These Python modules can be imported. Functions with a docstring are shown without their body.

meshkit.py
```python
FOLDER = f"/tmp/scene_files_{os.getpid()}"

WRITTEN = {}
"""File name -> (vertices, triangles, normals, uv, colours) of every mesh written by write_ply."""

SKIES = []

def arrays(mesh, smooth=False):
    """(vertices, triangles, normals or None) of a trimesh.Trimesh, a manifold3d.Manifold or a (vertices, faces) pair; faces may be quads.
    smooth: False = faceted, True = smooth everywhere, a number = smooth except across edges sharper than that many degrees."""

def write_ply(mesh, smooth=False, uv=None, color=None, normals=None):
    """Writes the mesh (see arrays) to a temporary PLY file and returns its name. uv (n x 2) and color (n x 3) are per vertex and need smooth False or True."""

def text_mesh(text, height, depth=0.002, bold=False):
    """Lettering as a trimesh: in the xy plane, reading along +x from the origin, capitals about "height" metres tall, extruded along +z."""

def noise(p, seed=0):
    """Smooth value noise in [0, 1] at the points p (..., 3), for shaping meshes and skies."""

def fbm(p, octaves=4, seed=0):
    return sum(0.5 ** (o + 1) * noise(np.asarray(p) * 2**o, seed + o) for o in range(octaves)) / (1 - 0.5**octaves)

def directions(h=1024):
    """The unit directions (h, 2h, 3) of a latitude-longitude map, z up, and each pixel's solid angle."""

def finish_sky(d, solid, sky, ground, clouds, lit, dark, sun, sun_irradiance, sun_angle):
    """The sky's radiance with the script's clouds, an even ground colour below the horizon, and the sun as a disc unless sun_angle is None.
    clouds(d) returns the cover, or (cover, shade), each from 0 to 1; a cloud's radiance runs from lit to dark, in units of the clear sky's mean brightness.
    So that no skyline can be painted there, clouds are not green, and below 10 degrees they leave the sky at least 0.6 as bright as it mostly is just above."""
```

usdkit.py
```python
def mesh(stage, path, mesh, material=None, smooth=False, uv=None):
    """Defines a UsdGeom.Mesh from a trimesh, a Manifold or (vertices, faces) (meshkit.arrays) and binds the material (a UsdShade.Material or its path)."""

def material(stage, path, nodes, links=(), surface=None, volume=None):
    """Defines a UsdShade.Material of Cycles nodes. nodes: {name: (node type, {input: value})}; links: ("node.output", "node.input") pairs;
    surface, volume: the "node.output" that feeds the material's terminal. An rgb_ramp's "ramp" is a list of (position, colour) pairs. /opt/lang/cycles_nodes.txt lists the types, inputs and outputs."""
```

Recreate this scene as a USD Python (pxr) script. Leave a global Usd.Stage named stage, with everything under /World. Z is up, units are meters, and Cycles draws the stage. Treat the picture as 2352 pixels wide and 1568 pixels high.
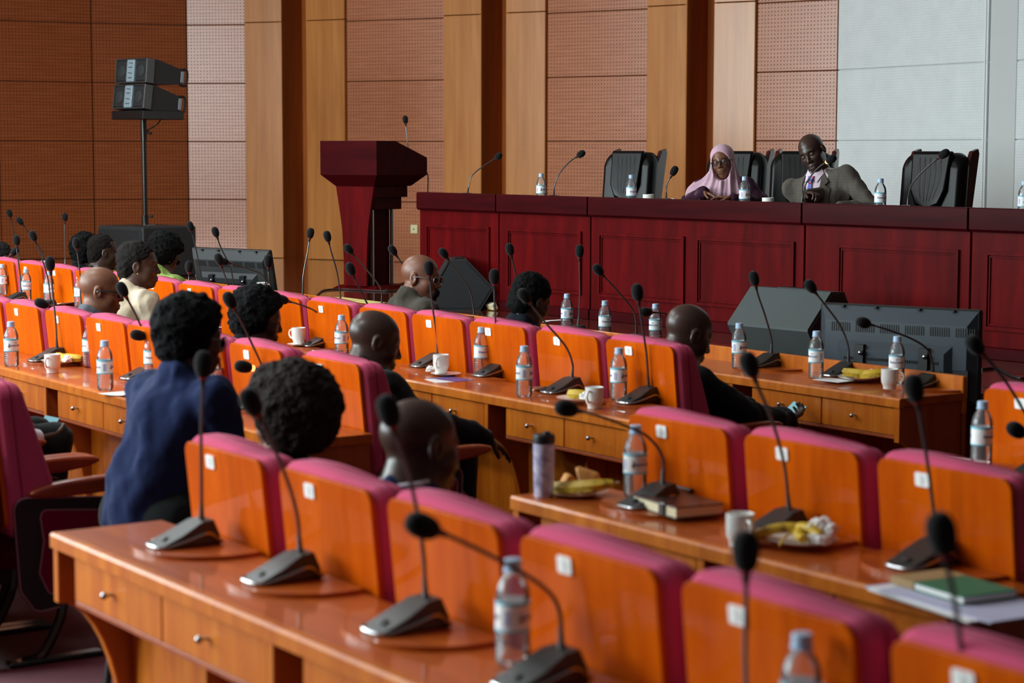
import math, numpy as np, trimesh, usdkit, meshkit
from pxr import Usd, UsdGeom, UsdLux, UsdShade, Gf, Sdf
from shapely.geometry import Polygon, Point, box as sbox
from shapely import affinity
import manifold3d as m3

stage = Usd.Stage.CreateInMemory()
UsdGeom.SetStageUpAxis(stage, 'Z'); UsdGeom.SetStageMetersPerUnit(stage, 1.0)
world = UsdGeom.Xform.Define(stage, '/World'); stage.SetDefaultPrim(world.GetPrim())
UsdGeom.Scope.Define(stage, '/World/Looks')
rng = np.random.default_rng(7)

# ------------------------------------------------------------------ camera, light, exposure
EYE, PITCH, ROLL, YAW, FPX = 1.85, .0949, .0019, .602, 4573.0
cam = UsdGeom.Camera.Define(stage, '/World/camera')
cam.CreateHorizontalApertureAttr(36.0); cam.CreateVerticalApertureAttr(24.0)
cam.CreateFocalLengthAttr(36.0 * FPX / 2352); cam.CreateClippingRangeAttr(Gf.Vec2f(.1, 200))
cam.CreateFStopAttr(3.2); cam.CreateFocusDistanceAttr(13.2)
cam.CreateExposureAttr(0.08)
cw = np.array([0, math.cos(PITCH), -math.sin(PITCH)]); cr = np.array([1., 0, 0]); cu = np.cross(cr, cw)
cc_, ss_ = math.cos(ROLL), math.sin(ROLL); cr, cu = cc_ * cr + ss_ * cu, -ss_ * cr + cc_ * cu
mt = Gf.Matrix4d(*cr, 0, *cu, 0, *(-cw), 0, 0, 0, EYE, 1)
cam.AddTransformOp().Set(mt)

def rect_light(name, loc, look, w, h, power, col):
    l = UsdLux.RectLight.Define(stage, '/World/' + name)
    l.CreateWidthAttr(w); l.CreateHeightAttr(h); l.CreateIntensityAttr(power); l.CreateColorAttr(Gf.Vec3f(*col))
    z = -np.array(look, float); z /= np.linalg.norm(z)
    x = np.cross([0, 0, 1.], z) if abs(z[2]) < .99 else np.array([1., 0, 0]); x /= np.linalg.norm(x); y = np.cross(z, x)
    l.AddTransformOp().Set(Gf.Matrix4d(*x, 0, *y, 0, *z, 0, *loc, 1))
    return l
# daylight through the tall windows of the left side wall; added unseen ceiling lamps, laid out to light chair tops, not their sides
YW = (4.8, 8.4, 12.0)
for k, yc in enumerate(YW):
    rect_light(f'daylight_{k}', (-10.12, yc, 3.05), (1, 0, -.05), 3.0, 3.6, 17.0, (.82, .97, 1.0))
ADDED_LAMPS = [(x, y) for x in (-7, -4) for y in (6, 10.5, 15.5)]
for k, (xc, yc) in enumerate(ADDED_LAMPS):
    rect_light(f'ceiling_lamp_light_{k}', (xc, yc, 5.44), (0, 0, -1), 1.1, 1.1, 28.0, (.92, .99, 1.0))

# ------------------------------------------------------------------ helpers
def lin(*c):
    c = np.array(c, float) / 255
    return tuple(np.where(c <= .04045, c / 12.92, ((c + .055) / 1.055) ** 2.4))
_used = {}
def uname(parent, name):
    k = (parent, name); n = _used.get(k, 0); _used[k] = n + 1
    return f'{parent}/{name}' if n == 0 else f'{parent}/{name}_{n:03d}'
def tag(o, label=None, cat=None, group=None, kind=None):
    for k, v in (('label', label), ('category', cat), ('group', group), ('kind', kind)):
        if v: o.SetCustomDataByKey(k, v)
    return o
def path_of(parent): return '/World' if parent is None else str(parent.GetPath())
def obj(name, mesh, mat, parent=None, smooth=30, label=None, cat=None, group=None, kind=None):
    if isinstance(mesh, list): mesh = trimesh.util.concatenate(mesh)
    o = usdkit.mesh(stage, uname(path_of(parent), name), mesh, M[mat], smooth).GetPrim()
    return tag(o, label, cat, group, kind)
def thing(name, label=None, cat=None, loc=(0, 0, 0), rz=0.0, group=None, kind=None, rot=None):
    x = UsdGeom.Xform.Define(stage, uname('/World', name)); x.AddTranslateOp().Set(Gf.Vec3d(*map(float, loc)))
    if rot is None: x.AddRotateZOp().Set(math.degrees(rz))
    else: x.AddRotateXYZOp().Set(Gf.Vec3f(*map(math.degrees, rot)))
    return tag(x.GetPrim(), label, cat, group, kind)
def dup(root, loc, rz, label, group=None):
    n = root.GetName(); n = n[:-4] if n[-4:-3] == '_' and n[-3:].isdigit() else n
    x = UsdGeom.Xform.Define(stage, uname('/World', n)); was = root.GetCustomData()
    x.AddTranslateOp().Set(Gf.Vec3d(*map(float, loc))); x.AddRotateZOp().Set(math.degrees(rz))
    o = x.GetPrim(); o.GetReferences().AddInternalReference(root.GetPath()); o.SetInstanceable(True)
    return tag(o, label, was.get('category'), group or was.get('group'))

def T(m, loc=(0, 0, 0), rz=0, rx=0, ry=0, s=None):
    m = m.copy()
    if s is not None: m.apply_scale(s)
    A = trimesh.transformations.euler_matrix(rx, ry, rz); A[:3, 3] = loc
    m.apply_transform(A); return m
def hull(pts): return trimesh.convex.convex_hull(np.asarray(pts, float))
def bx(x0, x1, y0, y1, z0, z1, b=.004):
    lo, hi = np.array([x0, y0, z0]), np.array([x1, y1, z1]); b = min(b, .45 * (hi - lo).min())
    if b <= 0: return trimesh.creation.box(bounds=[lo, hi])
    pts = []
    for s in np.ndindex(2, 2, 2):
        c = np.where(s, hi, lo); d = np.where(s, -1, 1) * b
        for k in range(3):
            q = c + d; q[k] = c[k]; pts.append(q)
    return hull(pts)
def sph(c, r, n=2): 
    m = trimesh.creation.icosphere(n, 1.0); m.apply_scale(np.broadcast_to(r, 3)); m.apply_translation(c); return m
def cyl(a, b, r, n=16):
    return trimesh.creation.cylinder(r, segment=[a, b], sections=n)
def spline(pts, n=8):
    p = np.asarray(pts, float)
    if len(p) < 3: return p
    q = np.vstack([2 * p[0] - p[1], p, 2 * p[-1] - p[-2]]); out = []
    for i in range(1, len(q) - 2):
        t = np.linspace(0, 1, n, endpoint=False)[:, None]
        a, b, c, d = q[i - 1:i + 3]
        out.append(.5 * (2 * b + (c - a) * t + (2 * a - 5 * b + 4 * c - d) * t ** 2 + (3 * b - a - 3 * c + d) * t ** 3))
    return np.vstack(out + [p[-1:]])
def tube(pts, r, n=10, caps=True):
    p = np.asarray(pts, float); r = np.broadcast_to(r, (len(p),)).astype(float)
    t = np.gradient(p, axis=0); t /= np.linalg.norm(t, axis=1, keepdims=True) + 1e-12
    a = np.cross(t[0], [0, 0, 1.] if abs(t[0][2]) < .9 else [1., 0, 0]); a /= np.linalg.norm(a); A = []
    for k in range(len(p)):
        a = a - t[k] * (a @ t[k]); a /= np.linalg.norm(a); A.append(a)
    A = np.array(A); B = np.cross(t, A); g = np.arange(n) * 2 * np.pi / n
    v = (p[:, None] + r[:, None, None] * (np.cos(g)[None, :, None] * A[:, None] + np.sin(g)[None, :, None] * B[:, None])).reshape(-1, 3)
    i, j = np.meshgrid(np.arange(len(p) - 1), np.arange(n), indexing='ij')
    q = np.stack([i * n + j, i * n + (j + 1) % n, (i + 1) * n + (j + 1) % n, (i + 1) * n + j], -1).reshape(-1, 4)
    f = np.vstack([q[:, [0, 1, 2]], q[:, [0, 2, 3]]])
    if caps:
        e = len(p) * n - n; v = np.vstack([v, p[0], p[-1]]); m = len(v)
        f = np.vstack([f] + [[[m - 2, (k + 1) % n, k]] for k in range(n)] + [[[m - 1, e + k, e + (k + 1) % n]] for k in range(n)])
    return trimesh.Trimesh(v, f, process=False)
def lathe(prof, n=24):
    p = np.asarray(prof, float); g = np.arange(n) * 2 * np.pi / n; k = len(p)
    v = np.stack([p[:, None, 0] * np.cos(g), p[:, None, 0] * np.sin(g), np.repeat(p[:, 1:2], n, 1)], -1).reshape(-1, 3)
    i, j = np.meshgrid(np.arange(k - 1), np.arange(n), indexing='ij')
    q = np.stack([i * n + j, i * n + (j + 1) % n, (i + 1) * n + (j + 1) % n, (i + 1) * n + j], -1).reshape(-1, 4)
    f = np.vstack([q[:, [0, 1, 2]], q[:, [0, 2, 3]]])
    m = trimesh.Trimesh(v, f, process=False); m.update_faces(m.area_faces > 1e-14); return m
def prism(poly, d, axis='z', at=0.0):
    """A polygon extruded by d. axis z: polygon in (x,y); y: in (x,z); x: in (y,z)."""
    if hasattr(poly, 'geoms'): return trimesh.util.concatenate([prism(g, d, axis, at) for g in poly.geoms])
    if not isinstance(poly, Polygon): poly = Polygon(poly)
    m = trimesh.creation.extrude_polygon(poly, d, engine='earcut'); v = np.array(m.vertices)
    if axis == 'y': m.vertices = np.c_[v[:, 0], at + v[:, 2], v[:, 1]]; m.invert()
    elif axis == 'x': m.vertices = np.c_[at + v[:, 2], v[:, 0], v[:, 1]]
    else: m.apply_translation([0, 0, at])
    return m
def rrect(x0, x1, y0, y1, r, q=6): return sbox(x0 + r, y0 + r, x1 - r, y1 - r).buffer(r, quad_segs=q)
def pillow(poly, y0, y1, e, n=3):
    """A polygon in (x, z) thickened from y0 to y1 with edges rounded by e: the hull of inset layers."""
    pts = []
    for k in range(n + 1):
        a = k / n * math.pi / 2; off = e * (1 - math.cos(a)); c = np.array(poly.buffer(-(e - e * math.cos(a)) if k else -1e-6).exterior.coords)
        dy = e - e * math.sin(a)
        for y in (y0 + e - e * math.sin(a), y1 - e + e * math.sin(a)): pts.append(np.c_[c[:, 0], np.full(len(c), y), c[:, 1]])
    return hull(np.vstack(pts))

# rows of seats: U runs along a row to the far left, N is where the audience looks
U = np.array([-math.sin(YAW), math.cos(YAW), 0]); N = np.array([math.cos(YAW), math.sin(YAW), 0])
RZ = math.atan2(-U[1], -U[0])                 # turns local x to -U and local y to N
EYEP = np.array([0, 0, EYE])
def row(p, t, z=0.0): return N * p + U * t + np.array([0, 0, z])
def ray(x, y): return cw + cr * (x - 1176) / FPX - cu * (y - 784) / FPX
def at_z(x, y, z): d = ray(x, y); return EYEP + d * (z - EYE) / d[2]
def at_p(x, y, p): d = ray(x, y); return EYEP + d * (p / (d @ N))
def at_t(x, y, t): d = ray(x, y); return EYEP + d * (t / (d @ U))
def at_y(x, y, Y): d = ray(x, y); return EYEP + d * (Y / d[1])
DESK = .76; STAGE = .65; TABLE = 1.53
ORD = 'first second third fourth fifth sixth seventh eighth ninth tenth eleventh twelfth thirteenth fourteenth fifteenth'.split()

# ------------------------------------------------------------------ materials
M = {}
def mat(name, nodes, links, surface='p.BSDF'): M[name] = usdkit.material(stage, '/World/Looks/' + name, nodes, links, surface)
def plain(name, c, rough=.5, coat=0.0, metal=0.0, **k):
    mat(name, {'p': ('principled_bsdf', dict(base_color=c, roughness=rough, coat_weight=coat, metallic=metal, coat_roughness=.06, **k))}, [])
def wood(name, c1, c2, scale, rough=.4, coat=.5, coat_rough=.06, c3=None, spec=.5, bump=.0):
    """Veneer: grain stretched along the axis with the small scale."""
    n = {'t': ('texture_coordinate', {}), 'm': ('mapping', {'scale': scale}), 'n': ('noise_texture', {'scale': 1.0, 'detail': 5.0, 'roughness': .6, 'distortion': .4}),
         'r': ('rgb_ramp', {'ramp': [(.3, c1), (.52, tuple((np.array(c1) + np.array(c2)) / 2)), (.72, c2)]}),
         'm2': ('mapping', {'scale': tuple(np.array(scale) * .22)}), 'n2': ('noise_texture', {'scale': 1.0, 'detail': 2.0}),
         'x': ('mix', {'mix_type': 'multiply', 'fac': .35}), 'r2': ('rgb_ramp', {'ramp': [(.3, (.62, .55, .5)), (.7, (1.1, 1.1, 1.1))]}),
         'p': ('principled_bsdf', dict(roughness=rough, coat_weight=coat, coat_roughness=coat_rough, specular_ior_level=spec))}
    mat(name, n, [('t.object', 'm.vector'), ('m.vector', 'n.vector'), ('n.fac', 'r.fac'), ('t.object', 'm2.vector'), ('m2.vector', 'n2.vector'), ('n2.fac', 'r2.fac'),
                  ('r.color', 'x.color1'), ('r2.color', 'x.color2'), ('x.color', 'p.base_color')])
def fabric(name, c, scale=900., rough=.9, sheen=.3, var=.12, bump=.15, tint=(1, 1, 1)):
    c = np.array(c)
    mat(name, {'t': ('texture_coordinate', {}), 'n': ('noise_texture', {'scale': scale, 'detail': 2.0}), 'r': ('rgb_ramp', {'ramp': [(.3, tuple(c * (1 - var))), (.7, tuple(c * (1 + var)))]}),
               'b': ('bump', {'strength': bump, 'distance': .002}), 'p': ('principled_bsdf', dict(roughness=rough, sheen_weight=sheen, sheen_roughness=.4, sheen_tint=tint, specular_ior_level=.15))},
        [('t.object', 'n.vector'), ('n.fac', 'r.fac'), ('r.color', 'p.base_color'), ('n.fac', 'b.height'), ('b.normal', 'p.normal')])
def perforated(name, c1, c2, pitch, hole, rad, scale, rough=.45, spec=.4, grid=None):
    """Panel with drilled rows of holes, in the panel's own x and z."""
    n = {'t': ('texture_coordinate', {}), 's': ('vector_math', {'math_type': 'scale', 'scale': 1 / pitch}), 'f': ('vector_math', {'math_type': 'fraction'}),
         'c': ('vector_math', {'math_type': 'subtract', 'vector2': (.5, .5, .5)}), 'k': ('vector_math', {'math_type': 'multiply', 'vector2': (1, 0, 1)}), 'l': ('vector_math', {'math_type': 'length'}),
         'h': ('map_range', {'from_min': rad - .05, 'from_max': rad + .05, 'to_min': 1.0, 'to_max': 0.0, 'clamp': True}),
         'm': ('mapping', {'scale': scale}), 'n': ('noise_texture', {'scale': 1.0, 'detail': 4.0}), 'r': ('rgb_ramp', {'ramp': [(.3, c1), (.7, c2)]}),
         'x': ('mix', {'color2': hole}), 'iv': ('math', {'math_type': 'subtract', 'value1': 1.0}), 'b': ('bump', {'strength': .6, 'distance': .006}),
         'p': ('principled_bsdf', dict(roughness=rough, specular_ior_level=spec))}
    mat(name, n, [('t.object', 's.vector1'), ('s.vector', 'f.vector1'), ('f.vector', 'c.vector1'), ('c.vector', 'k.vector1'), ('k.vector', 'l.vector1'), ('l.value', 'h.value'),
                  ('t.object', 'm.vector'), ('m.vector', 'n.vector'), ('n.fac', 'r.fac'), ('r.color', 'x.color1'), ('h.result', 'x.fac'), ('x.color', 'p.base_color'),
                  ('h.result', 'iv.value2'), ('iv.value', 'b.height'), ('b.normal', 'p.normal')])

OR1, OR2 = lin(196, 78, 8), lin(232, 112, 14)
wood('orange_veneer', lin(192, 76, 0), lin(220, 101, 0), (14, 14, 1.6), rough=.5, coat=.08, coat_rough=.05, spec=.03)
wood('desk_veneer', lin(160, 68, 10), lin(192, 95, 20), (1.5, 16, 16), rough=.4, coat=.5, coat_rough=.05, spec=.3)
wood('drawer_veneer', lin(186, 90, 14), lin(220, 128, 30), (18, 12, 1.6), rough=.4, coat=.15, coat_rough=.1, spec=.3)
wood('desk_dark', lin(150, 66, 22), lin(182, 88, 34), (12, 12, 1.6), rough=.45, coat=.3)
wood('arm_wood', lin(140, 52, 16), lin(176, 74, 22), (4, 4, 20), rough=.35, coat=.7)
wood('mahogany', lin(68, 3, 5), lin(102, 7, 11), (9, 9, 1.1), rough=.55, coat=.03, coat_rough=.2, spec=.05)
wood('mahogany_dark', lin(50, 4, 9), lin(74, 8, 14), (1.2, 9, 9), rough=.55, coat=.02, coat_rough=.2, spec=.04)
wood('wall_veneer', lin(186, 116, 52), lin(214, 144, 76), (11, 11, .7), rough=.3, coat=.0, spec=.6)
wood('recess_veneer', lin(150, 78, 30), lin(178, 98, 40), (11, 11, .7), rough=.5, coat=.0, spec=.2)  # darker copy of the wall veneer, groove shade put into its colour
wood('stage_floor', lin(92, 40, 26), lin(120, 56, 38), (1.2, 14, 1), rough=.25, coat=1.0, coat_rough=.03)
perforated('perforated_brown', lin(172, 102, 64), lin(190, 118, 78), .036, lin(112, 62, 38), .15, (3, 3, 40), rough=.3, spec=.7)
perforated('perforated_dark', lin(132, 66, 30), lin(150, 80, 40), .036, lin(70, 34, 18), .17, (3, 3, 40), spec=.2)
perforated('perforated_white', lin(226, 232, 232), lin(234, 240, 240), .024, lin(196, 206, 208), .1, (5, 5, 5), rough=.6, spec=.2)
plain('wall_tan', lin(96, 58, 38), .8); plain('wall_grey', lin(206, 210, 208), .7); plain('wall_paint', lin(170, 120, 84), .8); plain('ceiling_paint', lin(205, 200, 192), .9)
plain('joint_dark', lin(70, 38, 24), .8); plain('joint_white', lin(210, 214, 214), .8)
fabric('carpet', lin(88, 14, 36), 300., sheen=.2)
fabric('pink_fabric', lin(200, 80, 114), 700., sheen=.12, tint=(1, .75, .9))
fabric('maroon_fabric', lin(120, 20, 52), 700., sheen=.1)
plain('black_plastic', lin(26, 26, 27), .45); plain('mic_grey', lin(34, 38, 37), .42); plain('black_metal', lin(20, 20, 21), .35, coat=.2)
plain('steel', lin(178, 182, 186), .22, metal=1.0); plain('gun_metal', lin(96, 98, 100), .32, metal=.8); plain('gold', lin(220, 178, 96), .25, metal=1.0)
fabric('foam', lin(24, 24, 25), 1500., sheen=.15, bump=.4); plain('red_ring', lin(170, 30, 40), .4)
mat('led_red', {'e': ('emission', {'color': (1, .08, .02), 'strength': 22.0})}, [], 'e.emission')
mat('screen_lit', {'e': ('emission', {'color': lin(150, 205, 215), 'strength': .75})}, [], 'e.emission')
plain('white_plate', lin(248, 250, 248), .4); plain('plate_mark', lin(186, 190, 190), .5)
plain('china', lin(244, 244, 240), .16, coat=.5); plain('paper', lin(246, 246, 244), .8); plain('paper_yellow', lin(214, 204, 120), .8); plain('paper_lilac', lin(198, 198, 226), .7); plain('paper_cream', lin(226, 214, 180), .8)
plain('tissue', lin(244, 244, 242), .9, subsurface_weight=.0)
plain('cap_blue', lin(178, 206, 232), .35); plain('label_white', lin(248, 250, 250), .5); plain('label_cyan', lin(120, 200, 224), .5); plain('print_navy', lin(40, 48, 130), .5); plain('print_black', lin(40, 36, 30), .5); plain('print_gold', lin(214, 160, 40), .5); plain('print_lilac', lin(160, 160, 214), .5)
mat('clear_plastic', {'t': ('transparent_bsdf', {'color': (.97, .975, .98)}), 'g': ('glossy_bsdf', {'roughness': .06, 'color': (1, 1, 1)}), 'd': ('diffuse_bsdf', {'color': (.86, .89, .94)}), 'f': ('fresnel', {'IOR': 1.42}), 'x': ('mix_closure', {}), 'y': ('mix_closure', {'fac': .1})},
    [('t.BSDF', 'y.closure1'), ('d.BSDF', 'y.closure2'), ('f.fac', 'x.fac'), ('y.closure', 'x.closure1'), ('g.BSDF', 'x.closure2')], 'x.closure')
mat('lens_glass', {'t': ('transparent_bsdf', {'color': (.9, .92, .94)}), 'g': ('glossy_bsdf', {'roughness': .02}), 'f': ('fresnel', {'IOR': 1.5}), 'x': ('mix_closure', {})},
    [('f.fac', 'x.fac'), ('t.BSDF', 'x.closure1'), ('g.BSDF', 'x.closure2')], 'x.closure')
plain('leather', lin(9, 10, 10), .32, specular_ior_level=.22); wood('chair_frame', lin(60, 10, 14), lin(86, 16, 20), (8, 8, 2), rough=.3, coat=.4)
plain('speaker_black', lin(40, 44, 46), .55); plain('grille_black', lin(28, 30, 32), .6); plain('wedge_grey', lin(66, 74, 74), .55); plain('tv_grey', lin(50, 60, 68), .42); plain('tv_dark', lin(20, 22, 24), .5); plain('horn_silver', lin(150, 170, 180), .35, metal=.3)
plain('socket_ivory', lin(226, 220, 170), .4); plain('piping_grey', lin(150, 104, 116), .5); plain('cable', lin(16, 16, 17), .5)
plain('book_green', lin(20, 120, 88), .5); plain('book_tan', lin(170, 140, 96), .6); plain('book_black', lin(24, 22, 22), .35, coat=.3); plain('magazine_purple', lin(92, 80, 150), .4); plain('book_beige', lin(190, 180, 158), .6)
mat('banana_skin', {'t': ('texture_coordinate', {}), 'n': ('noise_texture', {'scale': 45.0, 'detail': 4.0}), 'r': ('rgb_ramp', {'ramp': [(.0, lin(222, 186, 40)), (.55, lin(214, 178, 38)), (.68, lin(150, 110, 30)), (.8, lin(80, 54, 20))]}), 'p': ('principled_bsdf', {'roughness': .5})}, [('t.object', 'n.vector'), ('n.fac', 'r.fac'), ('r.color', 'p.base_color')])
mat('samosa', {'t': ('texture_coordinate', {}), 'n': ('noise_texture', {'scale': 60.0, 'detail': 4.0}), 'r': ('rgb_ramp', {'ramp': [(.3, lin(190, 120, 50)), (.7, lin(226, 164, 84))]}), 'p': ('principled_bsdf', {'roughness': .6})}, [('t.object', 'n.vector'), ('n.fac', 'r.fac'), ('r.color', 'p.base_color')])
mat('tumbler_pattern', {'t': ('texture_coordinate', {}), 'n': ('noise_texture', {'scale': 22.0, 'detail': 5.0, 'distortion': 1.0}), 'r': ('rgb_ramp', {'ramp': [(.35, lin(150, 140, 176)), (.5, lin(198, 192, 220)), (.7, lin(232, 230, 240))]}), 'p': ('principled_bsdf', {'roughness': .35})}, [('t.object', 'n.vector'), ('n.fac', 'r.fac'), ('r.color', 'p.base_color')])

# ------------------------------------------------------------------ the room
H = 5.5
obj('floor', bx(-10.2, 11, -7, 24, -.1, 0, 0), 'carpet', kind='structure')
obj('ceiling', bx(-10.2, 11, -7, 24, H, H + .1, 0), 'ceiling_paint', kind='structure')
wl = thing('wall_left', kind='structure')                                            # side wall with four tall windows
edges = [-7.] + [e for y in YW for e in (y - 1.5, y + 1.5)] + [21.5]
for a, b in zip(edges[0::2], edges[1::2]): obj('wall_pier', bx(-10.2, -10.0, a, b, 0, H, 0), 'wall_paint', wl)
for k, y in enumerate(YW):
    obj('wall_sill', bx(-10.2, -10.0, y - 1.5, y + 1.5, 0, 1.25, 0), 'wall_paint', wl); obj('wall_lintel', bx(-10.2, -10.0, y - 1.5, y + 1.5, 4.9, H, 0), 'wall_paint', wl)
    wn = thing(f'window_{k + 1}', kind='structure')
    for yy in (y - 1.5, y - .5, y + .5, y + 1.44): obj('window_mullion', bx(-10.08, -10.0, yy, yy + .06, 1.25, 4.9), 'wall_grey', wn)
    for zz in (1.25, 3.0, 4.84): obj('window_rail', bx(-10.08, -10.0, y - 1.5, y + 1.5, zz, zz + .06), 'wall_grey', wn)
obj('wall_right', bx(11, 11.1, -7, 24, 0, H, 0), 'wall_tan', kind='structure')
obj('wall_rear', bx(-10.2, 11.1, -7.1, -7, 0, H, 0), 'wall_tan', kind='structure')
for k, (xc, yc) in enumerate(ADDED_LAMPS):  # fixtures for the added lamps, out of view
    obj('ceiling_lamp', bx(xc - .6, xc + .6, yc - .6, yc + .6, 5.46, 5.5), 'white_plate', label=f'added square ceiling lamp above the picture, {ORD[k % 3]} from the rear in the {("window", "inner")[k // 3]} row', cat='lamp', group='added ceiling lamps out of view')

# front walls: plan points by picture column and depth, panels with recessed joints every .655 m
JZ = [STAGE + .655 * k for k in range(8)]
cols = {-420: 21.3, 0: 22.0, 215: 22.45, 432: 22.75, 567: 22.66, 653: 22.5, 708: 22.3, 797: 22.05, 1022: 21.45, 1110: 21.2, 1165: 21.0, 1256: 20.75, 1488: 20.05, 1580: 19.75, 1640: 19.55, 1735: 19.3, 1920: 18.75, 2090: 17.9, 2266: 17.0, 2330: 16.75, 2600: 15.2}
plan = {x: at_y(x, 349, y)[:2] for x, y in cols.items()}
def slab(a, b, z0, z1, back, proud, gap=.004):
    """An upright board between plan points a and b, local x along it; its face stands proud of the wall line."""
    a, b = np.array(a), np.array(b); L = np.linalg.norm(b - a)
    return L, math.atan2(b[1] - a[1], b[0] - a[0]), bx(gap, L - gap, -proud, back, z0 + gap, z1 - gap, .004)
def panels(wall, x0, x1, mtl, zs, proud=0.0, name='wall_panel'):
    a, b = plan[x0], plan[x1]
    for z0, z1 in zip(zs[:-1], zs[1:]):
        L, ang, m = slab(a, b, z0, z1, .05, proud)
        o = obj(name, m, mtl, wall); x = UsdGeom.Xformable(o); x.AddTranslateOp().Set(Gf.Vec3d(a[0], a[1], 0)); x.AddRotateZOp().Set(math.degrees(ang))
def backing(wall, x0, x1, mtl, off=.06, name='wall_backing'):
    a, b = plan[x0], plan[x1]; L, ang, m = slab(a, b, 0, H, off + .1, -off, 0)
    o = obj(name, m, mtl, wall); x = UsdGeom.Xformable(o); x.AddTranslateOp().Set(Gf.Vec3d(a[0], a[1], 0)); x.AddRotateZOp().Set(math.degrees(ang))
w1 = thing('wall_front_left', kind='structure')
for a, b in ((-420, 0), (0, 215), (215, 432)): backing(w1, a, b, 'joint_dark', .02)
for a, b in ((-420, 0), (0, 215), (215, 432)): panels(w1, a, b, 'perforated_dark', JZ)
wx = plan[-420]; obj('wall_return', bx(-10.2, wx[0] + .02, wx[1], wx[1] + .1, 0, H, 0), 'wall_paint', w1)
w2 = thing('wall_front', kind='structure')
for a, b in ((432, 567), (567, 653), (708, 797), (797, 1022), (1022, 1110), (1165, 1256), (1256, 1488), (1488, 1580), (1640, 1735), (1735, 1920)): backing(w2, a, b, 'joint_dark', .02)
for a, b in ((432, 567), (797, 1022), (1256, 1488), (1735, 1920)): panels(w2, a, b, 'perforated_brown', JZ)
PZ = [STAGE, JZ[4] + .02, H]
for a, b in ((567, 653), (708, 797), (1022, 1110), (1165, 1256), (1488, 1580), (1640, 1735)): panels(w2, a, b, 'wall_veneer', PZ, .035, 'pilaster_board')
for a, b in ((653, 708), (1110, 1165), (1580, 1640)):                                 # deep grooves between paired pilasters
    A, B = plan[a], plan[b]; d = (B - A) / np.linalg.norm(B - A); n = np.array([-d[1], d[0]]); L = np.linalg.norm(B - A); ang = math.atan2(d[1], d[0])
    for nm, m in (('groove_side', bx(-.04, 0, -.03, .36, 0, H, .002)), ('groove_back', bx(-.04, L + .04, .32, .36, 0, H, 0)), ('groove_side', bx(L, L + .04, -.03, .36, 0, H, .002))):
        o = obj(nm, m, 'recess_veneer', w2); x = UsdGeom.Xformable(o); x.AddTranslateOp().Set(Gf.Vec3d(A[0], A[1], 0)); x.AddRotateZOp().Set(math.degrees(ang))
w3 = thing('wall_front_right', kind='structure')
for a, b in ((1920, 2266), (2266, 2330), (2330, 2600)): backing(w3, a, b, 'joint_white', .02)
panels(w3, 1920, 2266, 'perforated_white', JZ); panels(w3, 2330, 2600, 'perforated_white', JZ); panels(w3, 2266, 2330, 'wall_grey', [STAGE, H], -.005, 'pilaster_board')
L, ang, m = slab(plan[1920], plan[2266], 0, H, 0, .012); 
for xx in (L - .045, L - .015):
    o = obj('edge_bead', bx(xx, xx + .012, -.014, 0, STAGE, H, .003), 'label_white', w3); x = UsdGeom.Xformable(o); x.AddTranslateOp().Set(Gf.Vec3d(*plan[1920], 0)); x.AddRotateZOp().Set(math.degrees(ang))
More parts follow.
